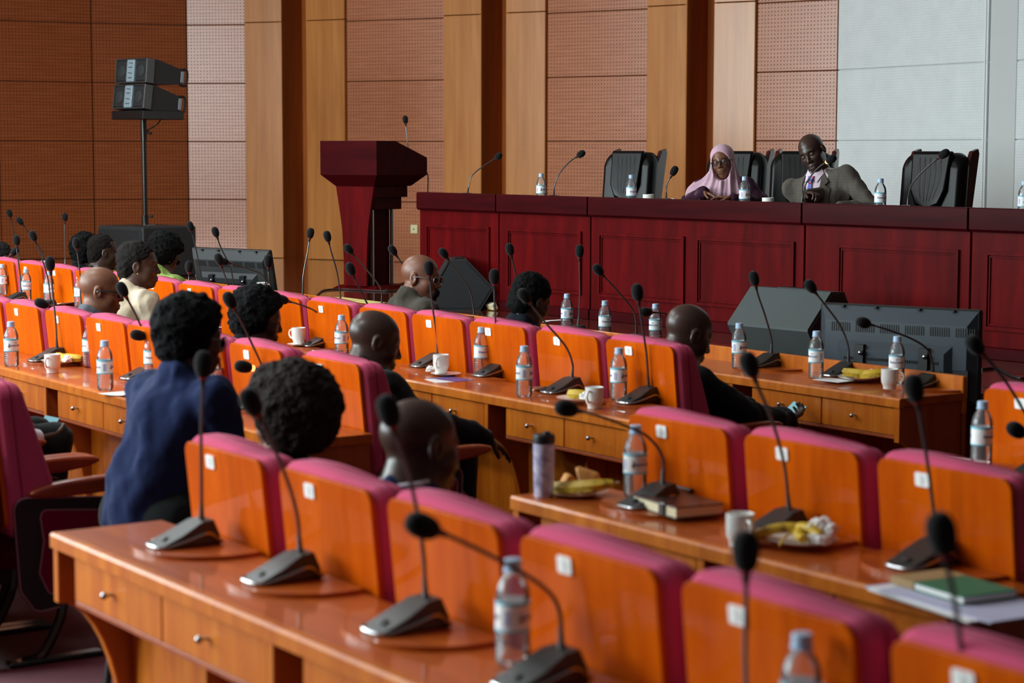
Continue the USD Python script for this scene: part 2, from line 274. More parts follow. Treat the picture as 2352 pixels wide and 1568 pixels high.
# the stage: its front edge is parallel to the rows
st = thing('stage_platform', 'low dark glossy wooden stage platform in front of the panelled wall', 'stage', kind='structure')
A = row(7.55, 2.0)[:2]; B = row(7.55, 19.5)[:2]
poly = Polygon([A, plan[2600] + [1, -1.5], plan[2600] + [.3, .3], plan[2266] + [.15, .3], plan[1920] + [.2, .3], plan[1488] + [.2, .4], plan[1022] + [.2, .4], plan[567] + [.1, .4], plan[432] + [0, .3], plan[0] + [0, .3], plan[-420] + [-.2, .2], B])
obj('stage_deck', prism(poly, .05, 'z', STAGE - .05), 'stage_floor', st)
obj('stage_body', prism(poly.buffer(-.04), STAGE - .06, 'z', 0), 'mahogany_dark', st)
def on_wall(px, py, x0, x1, off=0.0):
    a, b = plan[x0], plan[x1]; n = np.array([b[1] - a[1], a[0] - b[0], 0]); n /= np.linalg.norm(n); d = ray(px, py); a = np.array([*a, 0]) + n * off
    return EYEP + d * (((a - EYEP) @ n) / (d @ n)), math.atan2(b[1] - a[1], b[0] - a[0])
Pw, ang = on_wall(952, 526, 797, 1022)
ws = thing('wall_socket', 'small ivory wall socket on the perforated panel behind the lectern', 'socket', Pw, ang)
obj('face_plate', bx(-.045, .045, -.014, 0, -.048, .048, .004), 'socket_ivory', ws); obj('socket_hole', bx(-.006, .006, -.016, -.013, -.008, .008, .001), 'black_plastic', ws)
# ------------------------------------------------------------------ auditorium chairs
LEAN = -.10
def lean(m, z0=1.0):
    m = m.copy(); v = np.array(m.vertices); v[:, 1] += LEAN * (v[:, 2] - z0); m.vertices = v; return m
def make_chair(label, group, loc):
    t = thing('auditorium_chair', label, 'chair', loc, RZ, group)
    b = obj('back_panel', lean(pillow(rrect(-.238, .238, .5, 1.022, .035), .0, .016, .004)), 'orange_veneer', t)
    c = pillow(rrect(-.252, .252, .46, 1.034, .05), .012, .125, .034, 4)
    c = c.subdivide_to_size(.06); v = np.array(c.vertices); v[:, 1] += np.where(v[:, 1] > .07, .22 * np.clip(1.0 - v[:, 2], 0, .5), 0); v[:, 2] += np.where(v[:, 2] > .9, .010 * np.cos(v[:, 0] / .25 * 2.2 + .9), 0); c.vertices = v
    obj('back_cushion', lean(c), 'pink_fabric', t, smooth=45)
    obj('cushion_seam', lean(tube(spline([(-.252, .07, .52), (-.254, .07, .96), (-.225, .07, 1.026), (-.1, .07, 1.043), (.1, .07, 1.04), (.225, .07, 1.024), (.254, .07, .96), (.252, .07, .52)], 6), .0022, 5)), 'maroon_fabric', t)
    pl = obj('number_plate', lean(prism(rrect(-.093, -.044, .962, 1.0, .006), .004, 'y', -.0045)), 'white_plate', t, label='white seat number plate')
    obj('plate_mark', lean(prism(unary([sbox(-.070, .966, -.067, .996), sbox(-.064, .972, -.058, .975), sbox(-.064, .979, -.058, .982), sbox(-.064, .986, -.058, .989)]), .0015, 'y', -.0055)), 'plate_mark', pl)
    obj('seat', T(pillow(rrect(-.235, .235, -.06, .06, .05), .0, .44, .05), (0, .10, .42)), 'maroon_fabric', t, smooth=45)
    for s in (-1, 1):
        x0 = s * .25
        a = Polygon([(.25 + .24 * np.sign(math.cos(q)) * abs(math.cos(q)) ** .8, .03 * np.sign(math.sin(q)) * abs(math.sin(q)) ** .9 + .012 * math.cos(q)) for q in np.linspace(0, 2 * math.pi, 28, endpoint=False)])
        obj('armrest', T(pillow_x(a, -.026, .026, .012), (x0, .12, .635)), 'arm_wood', t, smooth=40)
        out = Polygon([(.08, .605), (.46, .575), (.455, .45), (.40, .27), (.34, .22), (.15, .2), (.10, .28)]).buffer(-.035).buffer(.045); ins = Polygon([(.17, .56), (.44, .535), (.435, .46), (.385, .32), (.34, .27), (.2, .255), (.165, .33), (.185, .45)]).buffer(-.02).buffer(.024)
        sp = obj('side_panel', prism(out, .024, 'x', x0 - .012), 'black_plastic', t); obj('side_inset', prism(ins, .032, 'x', x0 - .016), 'maroon_fabric', sp)
        for nm, g, o_ in (('panel_piping', out, .012), ('inset_piping', ins, .016)): c_ = np.array(g.simplify(.002).exterior.coords); obj(nm, tube(np.c_[np.full(len(c_), x0 + s * o_), c_], .003, 5, False), 'piping_grey', sp)
        obj('leg', tube(spline([(x0, .26, .25), (x0, .24, .15), (x0, .17, .03), (x0, .10, .012)]), .02, 8), 'black_metal', t)
        obj('foot', bx(x0 - .03, x0 + .03, .04, .40, 0, .02, .006), 'black_metal', t)
    return t
from shapely import unary_union as _uu
def unary(l): return _uu(l)
def pillow_x(poly, x0, x1, e):
    m = pillow(poly, x0, x1, e); v = np.array(m.vertices); m.vertices = np.c_[v[:, 1], v[:, 0], v[:, 2]]; m.invert(); return m
PR = {1: 2.44, 2: 3.88, 3: 5.355}
def plate_t(x, y, p): return float(at_p(x, y, p + .0) @ U) - .066   # the plate sits left of the seat's middle
seats = {}
def seat_row(p, ts, where, group):
    global chair0
    for k, t in enumerate(ts):
        lab = where(k)
        seats.setdefault(p, []).append(t)
        if chair0 is None: chair0 = make_chair(lab, group, row(p, t))
        else: dup(chair0, row(p, t), RZ, lab, group)
chair0 = None
G1, G2, G3 = 'pink chairs of the nearest row', 'pink chairs of the second row', 'pink chairs of the third row'
seat_row(PR[1], [plate_t(x, y, PR[1]) for x, y in ((484, 1050), (712, 1113), (975, 1181), (1299, 1278), (1697, 1393), (2217, 1535))],
         lambda k: f'orange-backed pink auditorium chair in the nearest row, {ORD[k]} from the row\'s left end', G1)
seat_row(PR[1], [7.06, 7.62, 8.18, 8.74, 9.3, 9.86, 10.42], lambda k: ('maroon side of an auditorium chair at the left picture edge, armrest reaching into the aisle', 'auditorium chair at the left picture edge, only its further armrest showing', 'auditorium chair under the person with phone at the left picture edge', 'fourth chair left of the aisle in the nearest row, outside the picture', 'fifth chair left of the aisle in the nearest row, outside the picture', 'sixth chair left of the aisle in the nearest row, outside the picture', 'seventh chair left of the aisle in the nearest row, outside the picture')[k], G1)
seat_row(PR[2], [plate_t(x, y, PR[2]) for x, y in ((1521, 976), (1798, 1031), (2120, 1092))],
         lambda k: f'orange-backed pink auditorium chair in the second row, {ORD[k]} right of the aisle', G2)
t2 = [plate_t(x, y, PR[2]) for x, y in ((736, 834), (567, 803))]; t2b = [plate_t(x, y, PR[2]) for x, y in ((325, 762), (227, 741), (131, 722), (38, 707))]
t2 = t2 + [(t2[1] + t2b[0]) / 2] + t2b + [t2b[-1] + .56]
seat_row(PR[2], t2, lambda k: f'orange-backed pink auditorium chair in the second row, {ORD[k]} left of the aisle', G2)
t3 = [plate_t(x, y, PR[3]) for x, y in ((1445, 804), (1280, 779), (1122, 755), (986, 733), (862, 715), (738, 701))]
t3 = t3 + [t3[-1] + .56 * k for k in (1, 2, 3, 4, 5, 6, 7, 8, 9)]
seat_row(PR[3], t3, lambda k: f'orange-backed pink auditorium chair in the third row, {ORD[k]} left of the aisle', G3)
seat_row(PR[3], [plate_t(2345, 925, PR[3])], lambda k: 'orange-backed pink auditorium chair in the third row, at the right picture edge', G3)

# ------------------------------------------------------------------ long desks
DISCS = []
def top_at(x, y, r=.07, z=DESK):
    """The point under picture point x, y on the desk top, or on a microphone shelf if one reaches under it."""
    P = at_z(x, y, z)
    return at_z(x, y, z + .0112) if any(np.hypot(*(P - c)[:2]) < R + r for c, R in DISCS) else P
def base_ts(px): return [at_z(x, y, DESK + .072) for x, y in px]
def make_desk(label, pf, ta, tb, seat_ts, ledge=False, left_gap=.12):
    """pf: where the front edge runs; ta, tb: right and left ends along the row."""
    L = tb - ta; t = thing('long_desk', label, 'desk', row(pf, tb), RZ, 'long desks of the hall')
    D = .35 if not ledge else .41
    edge = pillow_x(Polygon([(0, .718), (.03, .712), (.03, DESK), (.006, DESK), (0, .752)]), 0, L, .002)
    obj('tabletop', [bx(0, L, .028, D, .722, DESK, .002)], 'desk_veneer', t); obj('front_edge', edge, 'drawer_veneer', t)
    cv = [(.012, .722), (.012, .56)] + [(.012 + .2 * math.sin(a), .56 - .5 * (1 - math.cos(a))) for a in np.linspace(.12, 1.5, 10)] + [(.214, 0)]
    prof = Polygon(cv + [(D - .01, 0), (D - .01, .722)]); edging = Polygon([(y - .004, z) for y, z in cv] + [(y + .004, z + .001) for y, z in cv[::-1]])
    n = max(1, round(L / 1.13)); w = L / n
    for k in range(n + 1):
        x = min(max(k * w - .014, .008), L - .036)
        obj('end_panel' if k in (0, n) else 'divider', prism(prof, .028, 'x', x), 'desk_dark', t)
        obj('panel_edging', prism(edging, .030, 'x', x - .001), 'drawer_veneer', t)
    for k in range(n):
        a = k * w + .03; dw = (w - .05 - left_gap) / 2
        obj('drawer_board', bx(a + left_gap, k * w + w - .02, .014, D - .03, .572, .586, .002), 'desk_dark', t)
        for j in (0, 1):
            x0 = a + left_gap + j * dw
            dr = obj('drawer', bx(x0 + .003, x0 + dw - .003, .012, D - .05, .588, .712, .003), 'drawer_veneer', t)
            xm = x0 + dw * .46
            obj('knob', [sph((xm, -.012, .655), .0105, 2), cyl((xm, -.008, .655), (xm, .014, .655), .005, 10)], 'steel', dr)
        obj('support_board', bx(a + left_gap + dw - .012, a + left_gap + dw + .012, .13, .235, 0, .572, .002), 'drawer_veneer', t)
    obj('modesty_panel', bx(.03, L - .03, .235, .255, .04, .58, .002), 'drawer_veneer', t)
    for ts in seat_ts:
        x, yc = (tb - float(ts @ U), float(ts @ N) - pf + .02) if np.ndim(ts) else (tb - ts, .25)
        disc = Point(x, yc).buffer(.212, quad_segs=12).intersection(sbox(.005, .012, L - .005, D + (.004 if not ledge else -.01)))
        DISCS.append((row(pf + yc, tb - x), .212))
        if disc.area > .01: obj('microphone_shelf', prism(disc, .011, 'z', DESK), 'desk_veneer', t)
    if ledge:
        obj('rear_ledge', bx(0, L, D - .005, D + .025, .66, .835, .004), 'drawer_veneer', t); obj('rear_panel', bx(0, L, D + .0, D + .02, .02, .66, .002), 'desk_dark', t)
    return t
make_desk('long orange wooden desk of the nearest row, with bare table top at its left end', 2.10, 2.72, 5.40, base_ts([(463, 1195), (690, 1270), (978, 1375), (1290, 1492), (1716, 1625)]))
make_desk('long wooden desk of the nearest row left of the aisle, outside the picture', 2.10, 6.78, 10.7, [7.0, 7.56, 8.12, 8.68])
make_desk('long wooden desk right of the aisle with lilac tumbler, plates and black notebook', 3.545, 3.3, 5.17, base_ts([(1523, 1112), (1813, 1172), (2152, 1240)]))
make_desk('long wooden desk left of the aisle behind the person in the navy jacket', 3.545, 6.62, 11.7, base_ts([(131, 800), (230, 783), (347, 838), (398, 838), (612, 900), (716, 915)]))
make_desk('long wooden desk in the middle with cup on saucer, papers and bottles', 4.965, 6.38, 14.9, base_ts([(1490, 890), (1314, 868), (1152, 832), (1006, 812), (872, 768), (752, 768), (634, 745), (548, 728)]) + [t - .02 for t in seats[PR[3]][8:15]])
make_desk('short stretch of wooden desk at the right picture edge behind the second row', 4.965, 3.9, 4.9, [4.56])
T4 = [6.66 + .56 * k for k in range(20)]
make_desk('front desk with raised orange rear ledge, nearest the stage', 6.40, 6.27, 17.8, base_ts([(2143, 855), (1949, 832), (1772, 812)]) + T4[4:], ledge=True)

# ------------------------------------------------------------------ gooseneck microphones
def mic_base():
    b = hull([(-.05, -.125, 0), (.05, -.125, 0), (-.03, -.148, .002), (.03, -.148, .002), (-.045, -.13, .012), (.045, -.13, .012), (-.056, .0, .012), (.056, .0, .012), (-.05, .03, .03), (.05, .03, .03),
              (-.04, -.02, .062), (.04, -.02, .062), (-.036, .02, .066), (.036, .02, .066), (-.05, -.08, .032), (.05, -.08, .032), (-.05, .035, .0), (.05, .035, .0)])
    return b
def trim_path(s): return spline([(0, -.154, .006), (s * .036, -.148, .006), (s * .054, -.125, .008), (s * .06, -.07, .02), (s * .0605, -.01, .034), (s * .058, .02, .016), (s * .05, .04, .006)], 5)
BASE = mic_base(); TRIM = [tube(trim_path(s), .0042, 6) for s in (-1, 1)]
FOAM = lathe(np.array([(0, .0365), (.009, .0355), (.017, .030), (.0225, .018), (.0238, .004), (.022, -.012), (.018, -.024), (.0125, -.031), (0, -.032)]) * 1.1, 18)
def microphone(label, group, base, pts, scale=1.0, lit=False, rz=RZ, nobase=False, wide=1.0):
    """base: where the neck leaves the foot; pts: the neck's bends in space, last the windscreen's middle."""
    base = np.array(base); t = thing('gooseneck_microphone', label, 'microphone', base, 0, group)
    R = lambda m: T(m, (0, 0, 0), rz, s=scale)
    if not nobase:
        o = obj('foot', R(BASE), 'mic_grey', t, smooth=35); obj('chrome_trim', R(trimesh.util.concatenate(TRIM)), 'steel', o)
        obj('talk_button', R(T(bx(-.012, .012, -.008, .008, 0, .003, .001), (0, -.112, .0225), rx=.3)), 'black_plastic', o)
    q = [np.array([0, 0, .06 * scale])] + [np.array(p) - base for p in pts]
    path = spline(q, 8); d = path[-1] - path[-2]; d /= np.linalg.norm(d)
    head = path[-1]; L = np.r_[0, np.cumsum(np.linalg.norm(np.diff(path, axis=0), axis=1))]; keep = L < L[-1] - .06 * scale
    neck = np.vstack([path[keep], head - d * .06 * scale])
    obj('socket', tube([neck[0], neck[0] + (neck[1] - neck[0]) / np.linalg.norm(neck[1] - neck[0]) * .05 * scale], [.0085 * scale, .0055 * scale], 10), 'gun_metal', t)
    obj('gooseneck', tube(neck, .0049 * scale, 8), 'gun_metal', t)
    z = d; x = np.cross(z, [0, 1, .3]); x /= np.linalg.norm(x); y = np.cross(z, x); A = np.eye(4); A[:3, 0], A[:3, 1], A[:3, 2], A[:3, 3] = x * scale * wide, y * scale * wide, z * scale, head
    f = FOAM.copy(); f.apply_transform(A); obj('windscreen', f, 'foam', t, smooth=60)
    c = tube([head - d * .062 * scale, head - d * .045 * scale, head - d * .026 * scale], [.005 * scale, .0085 * scale, .0125 * scale], 12); h = obj('capsule_holder', c, 'mic_grey', t)
    e_ = .003 if lit else 0; obj('light_ring', tube([head - d * (.039 + 2 * e_) * scale, head - d * .031 * scale], [(.0102 + .4 * e_) * scale, (.0122 + .5 * e_) * scale], 12), 'led_red' if lit else 'red_ring', h, label='glowing red light ring' if lit else None)
    return t
def desk_mic(label, group, b, pts, z=DESK + .012, **k):
    P = at_z(b[0], b[1], z + .06); P[2] = z; tt = float(P @ U)
    microphone(label, group, P, [at_t(x, y, tt) for x, y in pts], **k)
GM = ['microphones on the nearest desk', 'microphones on the second row of desks', 'microphones on the third row of desks', 'microphones on the front desk', 'microphones on the high table']
def mics(rows, g):
    for lab, b, pts, *k in rows: desk_mic('gooseneck microphone ' + lab, GM[g], b, pts, **(k[0] if k else {}))
mics([('on the nearest desk, standing upright at its left end', (463, 1195), [(463, 1100), (462, 1000), (465, 900), (467, 838)]),
      ('on the nearest desk, neck curving up in front of brown hair', (690, 1270), [(682, 1180), (655, 1090), (612, 990), (577, 925)]),
      ('on the nearest desk in front of the bald man with white collar', (978, 1375), [(970, 1250), (944, 1110), (912, 1010), (893, 945)]),
      ('on the nearest desk beside the large bottle, neck bent flat to the left', (1290, 1492), [(1284, 1400), (1245, 1345), (1140, 1282), (1035, 1232), (972, 1208)]),
      ('on the nearest desk, blurred thin neck rising in front of the fifth chair', (1716, 1625), [(1712, 1500), (1714, 1380), (1713, 1268)]),
      ('on the nearest desk, blurred and rightmost, in front of the green book', (2240, 1745), [(2218, 1580), (2196, 1400), (2176, 1300), (2163, 1228)])], 0)
mics([('between tumbler and notebook, neck bent far over to the left', (1523, 1112), [(1522, 1050), (1488, 1003), (1430, 975), (1362, 951), (1302, 938)]),
      ('behind the white mug and the plate with banana peel', (1813, 1172), [(1802, 1070), (1775, 970), (1742, 890), (1722, 838)]),
      ('standing behind the green book on the second desk right of the aisle', (2152, 1240), [(2143, 1160), (2130, 1060), (2112, 950), (2100, 893)]),
      ('on the left desk above the mug with the banana plate, standing upright', (131, 800), [(128, 740), (121, 670), (115, 606)]),
      ('on the left desk, neck bent down to the left above two chair backs', (230, 783), [(212, 758), (178, 732), (136, 712), (96, 697)]),
      ('on the left desk, neck bent to the left, beside the dark curly hair', (398, 838), [(396, 800), (365, 784), (342, 775), (318, 770)]),
      ('on the left desk, head before the grey-collared man\'s eyes', (347, 838), [(342, 797), (318, 736), (296, 693), (281, 665)]),
      ('with glowing red ring, pointing left beside the brown hair', (716, 915), [(714, 872), (672, 858), (624, 853), (590, 847), (560, 842)], dict(lit=True)),
      ('rising steeply from the left desk above the brown hair', (612, 900), [(604, 848), (577, 786), (548, 727), (528, 690)])], 1)
mics([('on the third desk behind the cup and saucer', (1006, 812), [(1003, 770), (993, 700), (988, 650), (985, 617)]),
      ('on the third desk between two bottles, standing upright', (1152, 832), [(1150, 802), (1140, 757), (1136, 690), (1135, 636)]),
      ('on the third desk behind papers, its head against a black haired nape', (1314, 868), [(1315, 836), (1299, 795), (1254, 742), (1222, 702), (1205, 680)]),
      ('on the third desk in front of its last chair, tall and upright', (1490, 890), [(1485, 815), (1474, 740), (1464, 672)]),
      ('on the third desk behind the white cup, neck arching down to the left', (752, 768), [(751, 748), (726, 716), (690, 700), (648, 688)]),
      ('on the third desk, leaning left behind the bald man in black suit', (872, 768), [(862, 735), (840, 690), (815, 640), (805, 618)]),
      ('on the third desk before the left television, leaning left', (548, 728), [(538, 690), (522, 648), (503, 596)]),
      ('on the third desk, dark head against the left television', (634, 745), [(627, 680), (618, 640), (616, 600)]),
      ('on the third desk beside the beige jacket, short and upright', (435, 718), [(435, 690), (434, 650), (434, 613)]),
      ('on the third desk at far left, upright and slender', (48, 672), [(46, 630), (40, 585), (38, 552)]),
      ('on the third desk at far left, leaning left above the second bottle', (116, 690), [(110, 640), (92, 580), (76, 542)]),
      ('on the third desk before the man with glasses, upright beside his forehead', (186, 705), [(183, 625), (178, 585), (175, 559)]),
      ('on the third desk at the left picture edge, leaning right', (-14, 655), [(-8, 615), (12, 597), (33, 578)])], 2)
mics([('on the front desk, third upright one before the brown wall', (150, 608), [(150, 575), (149, 535), (149, 499)]),
      ('on the front desk at far left, leaning left', (45, 600), [(42, 570), (32, 530), (22, 490)]),
      ('on the front desk at far left, second head from the left, bent left', (98, 612), [(97, 580), (82, 555), (62, 528), (46, 508)]),
      ('on the front desk before a white-collared sitter\'s back, short', (246, 622), [(240, 612), (231, 600), (221, 578)]),
      ('on the front desk left of the television, head against pale wall', (464, 655), [(462, 640), (452, 580), (437, 520)]),
      ('on the front desk, head just above the left television', (536, 668), [(536, 650), (528, 610), (508, 570), (495, 533)]),
      ('on the front desk behind two bottles, bent flat to the left', (612, 670), [(611, 652), (602, 630), (576, 619), (545, 609), (514, 600)]),
      ('on the front desk, leaning right beside the dark wall groove', (695, 680), [(695, 665), (697, 628), (706, 580), (713, 536)]),
      ('on the front desk, leaning left before the lectern\'s left side', (782, 692), [(781, 672), (774, 625), (760, 575), (752, 543)]),
      ('on the front desk, bent left in front of the lectern\'s foot', (877, 700), [(875, 664), (855, 635), (825, 600), (801, 572)]),
      ('on the front desk behind the bald man with glasses, bent left', (950, 705), [(945, 650), (925, 608), (902, 575)]),
      ('on the front desk right of the bald man with glasses', (1089, 724), [(1088, 712), (1078, 665), (1045, 615), (1019, 582)]),
      ('on the front desk behind the bowed black haired head', (1208, 735), [(1200, 690), (1187, 640), (1171, 573)]),
      ('on the front desk, straight upright one behind a bottle', (1328, 748), [(1329, 730), (1332, 670), (1331, 620), (1331, 577)]),
      ('on the front desk, bent left above the second bottle', (1462, 768), [(1461, 755), (1455, 715), (1420, 670), (1374, 620)]),
      ('on the front desk beside the bald head, bent flat to the left', (1560, 782), [(1555, 755), (1530, 722), (1508, 718), (1484, 716)]),
      ('on the front desk, standing before the wedge loudspeaker', (1772, 812), [(1772, 780), (1758, 727), (1742, 680), (1732, 640)]),
      ('on the front desk, leaning left before the right television', (1949, 832), [(1948, 795), (1930, 748), (1895, 700), (1862, 658)]),
      ('on the front desk behind the white mug, neck arching flat to the left', (2143, 855), [(2142, 835), (2130, 802), (2092, 777), (2035, 756), (1984, 741)])], 3)
mics([('at the right picture edge, its head before the corner of the right television', (2400, 1068), [(2385, 1010), (2352, 944), (2300, 862), (2240, 793)]),
      ('at the right picture edge, only its head and foot showing', (2392, 1060), [(2382, 1030), (2362, 1005), (2335, 988)])], 2)

# ------------------------------------------------------------------ water bottles
def ring_text(txt, h, r, z, phase):
    m = meshkit.text_mesh(txt, h, .0006); v = np.array(m.vertices); m = m.subdivide_to_size(.006); v = np.array(m.vertices); v[:, 0] -= v[:, 0].max() / 2
    a = phase + v[:, 0] / r; rr = r + v[:, 2]; m.vertices = np.c_[rr * np.cos(a), rr * np.sin(a), z + v[:, 1]]; return m
def band(r, z0, z1, a0, a1, n=24, th=.0004):
    g = np.linspace(a0, a1, n); v = np.vstack([np.c_[(r + d) * np.cos(g), (r + d) * np.sin(g), np.full(n, z)] for d in (0, th) for z in (z0, z1)])
    i = np.arange(n - 1); q = lambda a, b: np.vstack([np.c_[a + i, a + i + 1, b + i + 1], np.c_[a + i, b + i + 1, b + i]])
    return trimesh.Trimesh(v, np.vstack([q(2 * n, 3 * n), q(n, 0), q(0, 2 * n), q(3 * n, n)]), process=False)
def bottle_parts(t):
    ribs = []
    for k in range(5):
        z = .018 + k * .0115; ribs += [(.0368, z), (.0368, z + .0055), (.0348, z + .0085), (.0368, z + .0114)]
    prof = [(0, .004), (.014, .002), (.025, 0), (.033, .004), (.036, .012)] + ribs + [(.0364, .077), (.0364, .142), (.0366, .147), (.0355, .16), (.0305, .178), (.022, .192), (.0165, .2), (.0155, .206)]
    obj('bottle_body', lathe(prof, 28), 'clear_plastic', t, smooth=50)
    cp = obj('cap', lathe([(0, .229), (.0165, .229), (.0185, .227), (.019, .209), (.019, .2065), (0, .2065)], 24), 'cap_blue', t); obj('neck_ring', lathe([(.0155, .2065), (.021, .205), (.021, .202), (.0155, .201)], 24), 'cap_blue', cp)
    R = .0368; lb = obj('label', band(R, .078, .142, 0, 2 * math.pi, 40), 'label_white', t, smooth=60, label='white and light blue paper label')
    obj('label_stripe', band(R + .0005, .135, .142, 0, 2 * math.pi, 40), 'label_cyan', lb, smooth=60); obj('label_stripe', band(R + .0005, .078, .083, 0, 2 * math.pi, 40), 'label_cyan', lb, smooth=60)
    obj('label_print', [ring_text('Rwenzori', .0112, R + .0006, .104, a) for a in (0, math.pi)] + [band(R + .0007, .121, .1235, a - .05, a + .3, 6) for a in (0, math.pi)], 'print_navy', lb)
    obj('bar_code', [band(R + .0007, .092 + .0055 * k, .0955 + .0055 * k, a - .18, a + .18, 5) for k in range(6) for a in (1.45,)], 'print_lilac', lb)
    obj('crest_print', [band(R + .0007, .103, .107, a - .14, a + .14, 5) for a in (2.3,)] + [band(R + .0007, .107, .119, a - .04, a + .04, 3) for a in (2.3,)], 'print_black', lb)
    obj('crest_gold', [band(R + .0007, .098, .103, a - .12, a + .12, 5) for a in (2.3,)], 'print_gold', lb)
bottle0 = None
def bottle(label, group, x, y, z, turn):
    global bottle0
    put_bottle(label, group, top_at(x, y, .02, z), turn)
def put_bottle(label, group, P, turn):
    global bottle0
    a = math.atan2(-P[1], -P[0]) + turn
    if bottle0 is None: bottle0 = thing('water_bottle', label, 'bottle', P, a, group); bottle_parts(bottle0)
    else: dup(bottle0, P, a, label, group)
GB = 'plastic water bottles on the desks'
CODE, CREST, NAME = -1.45, -2.3, 0.0
Z = DESK
for lab, x, y, turn in (('standing on the nearest desk, large and blurred', 1178, 1528, CREST + .5), ('cut off by the bottom edge of the picture', 1838, 1742, .4), ('behind the banana plate on the desk right of the aisle', 1459, 1142, CREST - .2),
        ('on the desk at the right picture edge', 2254, 1072, NAME + 1), ('left of the beige book on the third desk', 1204, 911, CODE), ('in front of an orange chair back, right of the cup and saucer', 1106, 858, .5),
        ('right of the mug on the third desk', 1421, 918, CODE - .4), ('beside the white cup behind the black curly hair', 718, 786, CREST), ('half hidden by the bald man in black suit', 785, 822, CREST + 1.2),
        ('on the front desk right of the bowed black haired head', 1302, 760, CODE - .3), ('on the front desk, second one right of the bowed head', 1389, 780, .45), ('on the front desk touching the bald head at its left', 1505, 789, CODE + .9),
        ('on the front desk left of the wedge loudspeaker\'s microphone', 1697, 846, CREST + .2), ('on the front desk at the left end of the banana plate', 1874, 869, CODE + .7), ('behind the white mug on the front desk', 2059, 884, NAME - .1),
        ('in front of the left television, the left one of two', 549, 656, NAME), ('in front of the left television, the right one of two', 582, 661, CODE + .6),
        ('at the left picture edge on the third desk', 6, 676, CODE), ('second from the left picture edge on the third desk', 20, 672, CREST - .3), ('with blue print, in front of the second plate at far left', 61, 690, NAME), ('close behind another bottle at far left', 59.5, 684, 1.0),
        ('with cyan label beside a blurred microphone head at far left', 113, 697, CREST), ('half hidden by the man with glasses and grey collar', 183, 706, CREST + .2), ('showing only its cap above the black curly hair', 453, 736, 0),
        ('on the left desk beside the left picture edge', 27, 841, CREST - .3), ('half hidden behind another bottle left of the navy jacket', 207, 842, CODE), ('on the left desk, in front, left of the navy jacket', 242, 896, CREST + .8),
        ('rising behind the navy jacket\'s shoulder beside curly hair', 349, 872, 0), ('peeping out right of the navy jacket', 490, 918, CREST)):
    bottle('clear water bottle ' + lab, GB, x, y, Z, turn)

# ------------------------------------------------------------------ mugs, plates, food, papers on the desks
MUG = [(0, .003), (.026, .003), (.0275, 0), (.030, .002), (.0295, .012), (.034, .022), (.0385, .032), (.0395, .05), (.04, .092), (.0385, .093), (.037, .091), (.0365, .04), (.033, .028), (0, .02)]
mug0 = None
def mug(label, P, a, s=1.0):
    global mug0
    if mug0 is None:
        mug0 = thing('mug', label, 'mug', P, a, 'white china mugs'); obj('mug_body', lathe(MUG, 32), 'china', mug0, smooth=40)
        obj('handle', tube(spline([(.036, 0, .078), (.058, 0, .076), (.066, 0, .055), (.054, 0, .034), (.036, 0, .034)], 6), .0048, 8), 'china', mug0)
    else: dup(mug0, P, a, label)
for lab, x, y, a in (('white mug at the front edge of the left desk by the banana plate', 121, 856, -1.9), ('white mug beside a bottle, behind the black curly hair', 686, 790, 2.6), ('white mug standing on a saucer on the third desk', 1013, 857, -1.9),
                     ('white mug before papers at the front edge of the third desk', 1365, 938, -2.1), ('large white mug beside the black notebook', 1699, 1254, -1.2), ('white mug at the front edge of the front desk', 2043, 893, -.5), ('white mug with only its rim showing before the left television', 602, 676, 0),
                     ('tiny white mug far back on the front desk at left', 104, 622.5, 0)):
    mug(lab, top_at(x, y, .03, DESK + (.006 if 'saucer' in lab or 'curly' in lab else 0)), a)
PLATE = [(0, 0), (.05, 0), (.055, .002), (.092, .012), (.1, .016), (.101, .0175), (.094, .0155), (.056, .006), (0, .005)]
plate0 = None
def plate(label, P, s=1.0):
    global plate0
    if plate0 is None: plate0 = thing('plate', label, 'plate', P, 0, 'white plates'); obj('plate_dish', lathe(PLATE, 36), 'china', plate0, smooth=40)
    else: dup(plate0, P, 0, label)
SAU = [(0, 0), (.04, 0), (.07, .009), (.076, .012), (.07, .0105), (.04, .004), (0, .003)]
for lab, x, y in (('white saucer under the mug on the third desk', 1024, 862), ('white saucer under the mug behind the black curly hair', 690, 794)):
    so = thing('saucer', lab, 'saucer', top_at(x, y, .06), 0, 'white saucers'); obj('saucer_dish', lathe(SAU, 32), 'china', so, smooth=40)
pl_food = top_at(1325, 1137); plate('white plate holding samosas and a banana beside the tumbler', pl_food)
pl_peel = top_at(1842, 1248); plate('white plate with banana peel and crumpled tissue', pl_peel)
pl_two = top_at(1972, 872); plate('white plate with two bananas on the front desk', pl_two)
pl_left = top_at(140, 834); plate('white plate with bananas on the left desk', pl_left)
pl_mid = top_at(1330, 921); plate('white plate with a banana piece behind the mug on the third desk', pl_mid)
def banana(label, P, a, L=.16, tilt=0.0, split=False, group='bananas on plates'):
    t = thing('banana', label, 'banana', P, a, group); g = np.linspace(-.62, .62, 13); R = L / 1.2
    pts = np.c_[R * np.sin(g), R * (1 - np.cos(g)), .017 + tilt * R * np.sin(g)]
    r = .0225 * np.sqrt(np.clip(1 - (g / .70) ** 4, .05, 1)); obj('banana_fruit', tube(pts, r, 6), 'banana_skin', t, smooth=50)
    d = pts[-1] - pts[-2]; d /= np.linalg.norm(d); obj('stem', tube([pts[-1] - d * .002, pts[-1] + d * .02], [.006, .005], 6), 'book_tan', t)
    return t
banana('whole yellow banana lying across the samosa plate', pl_food - U * .035 - N * .03 + [0, 0, .018], RZ + .35, .24, .15)
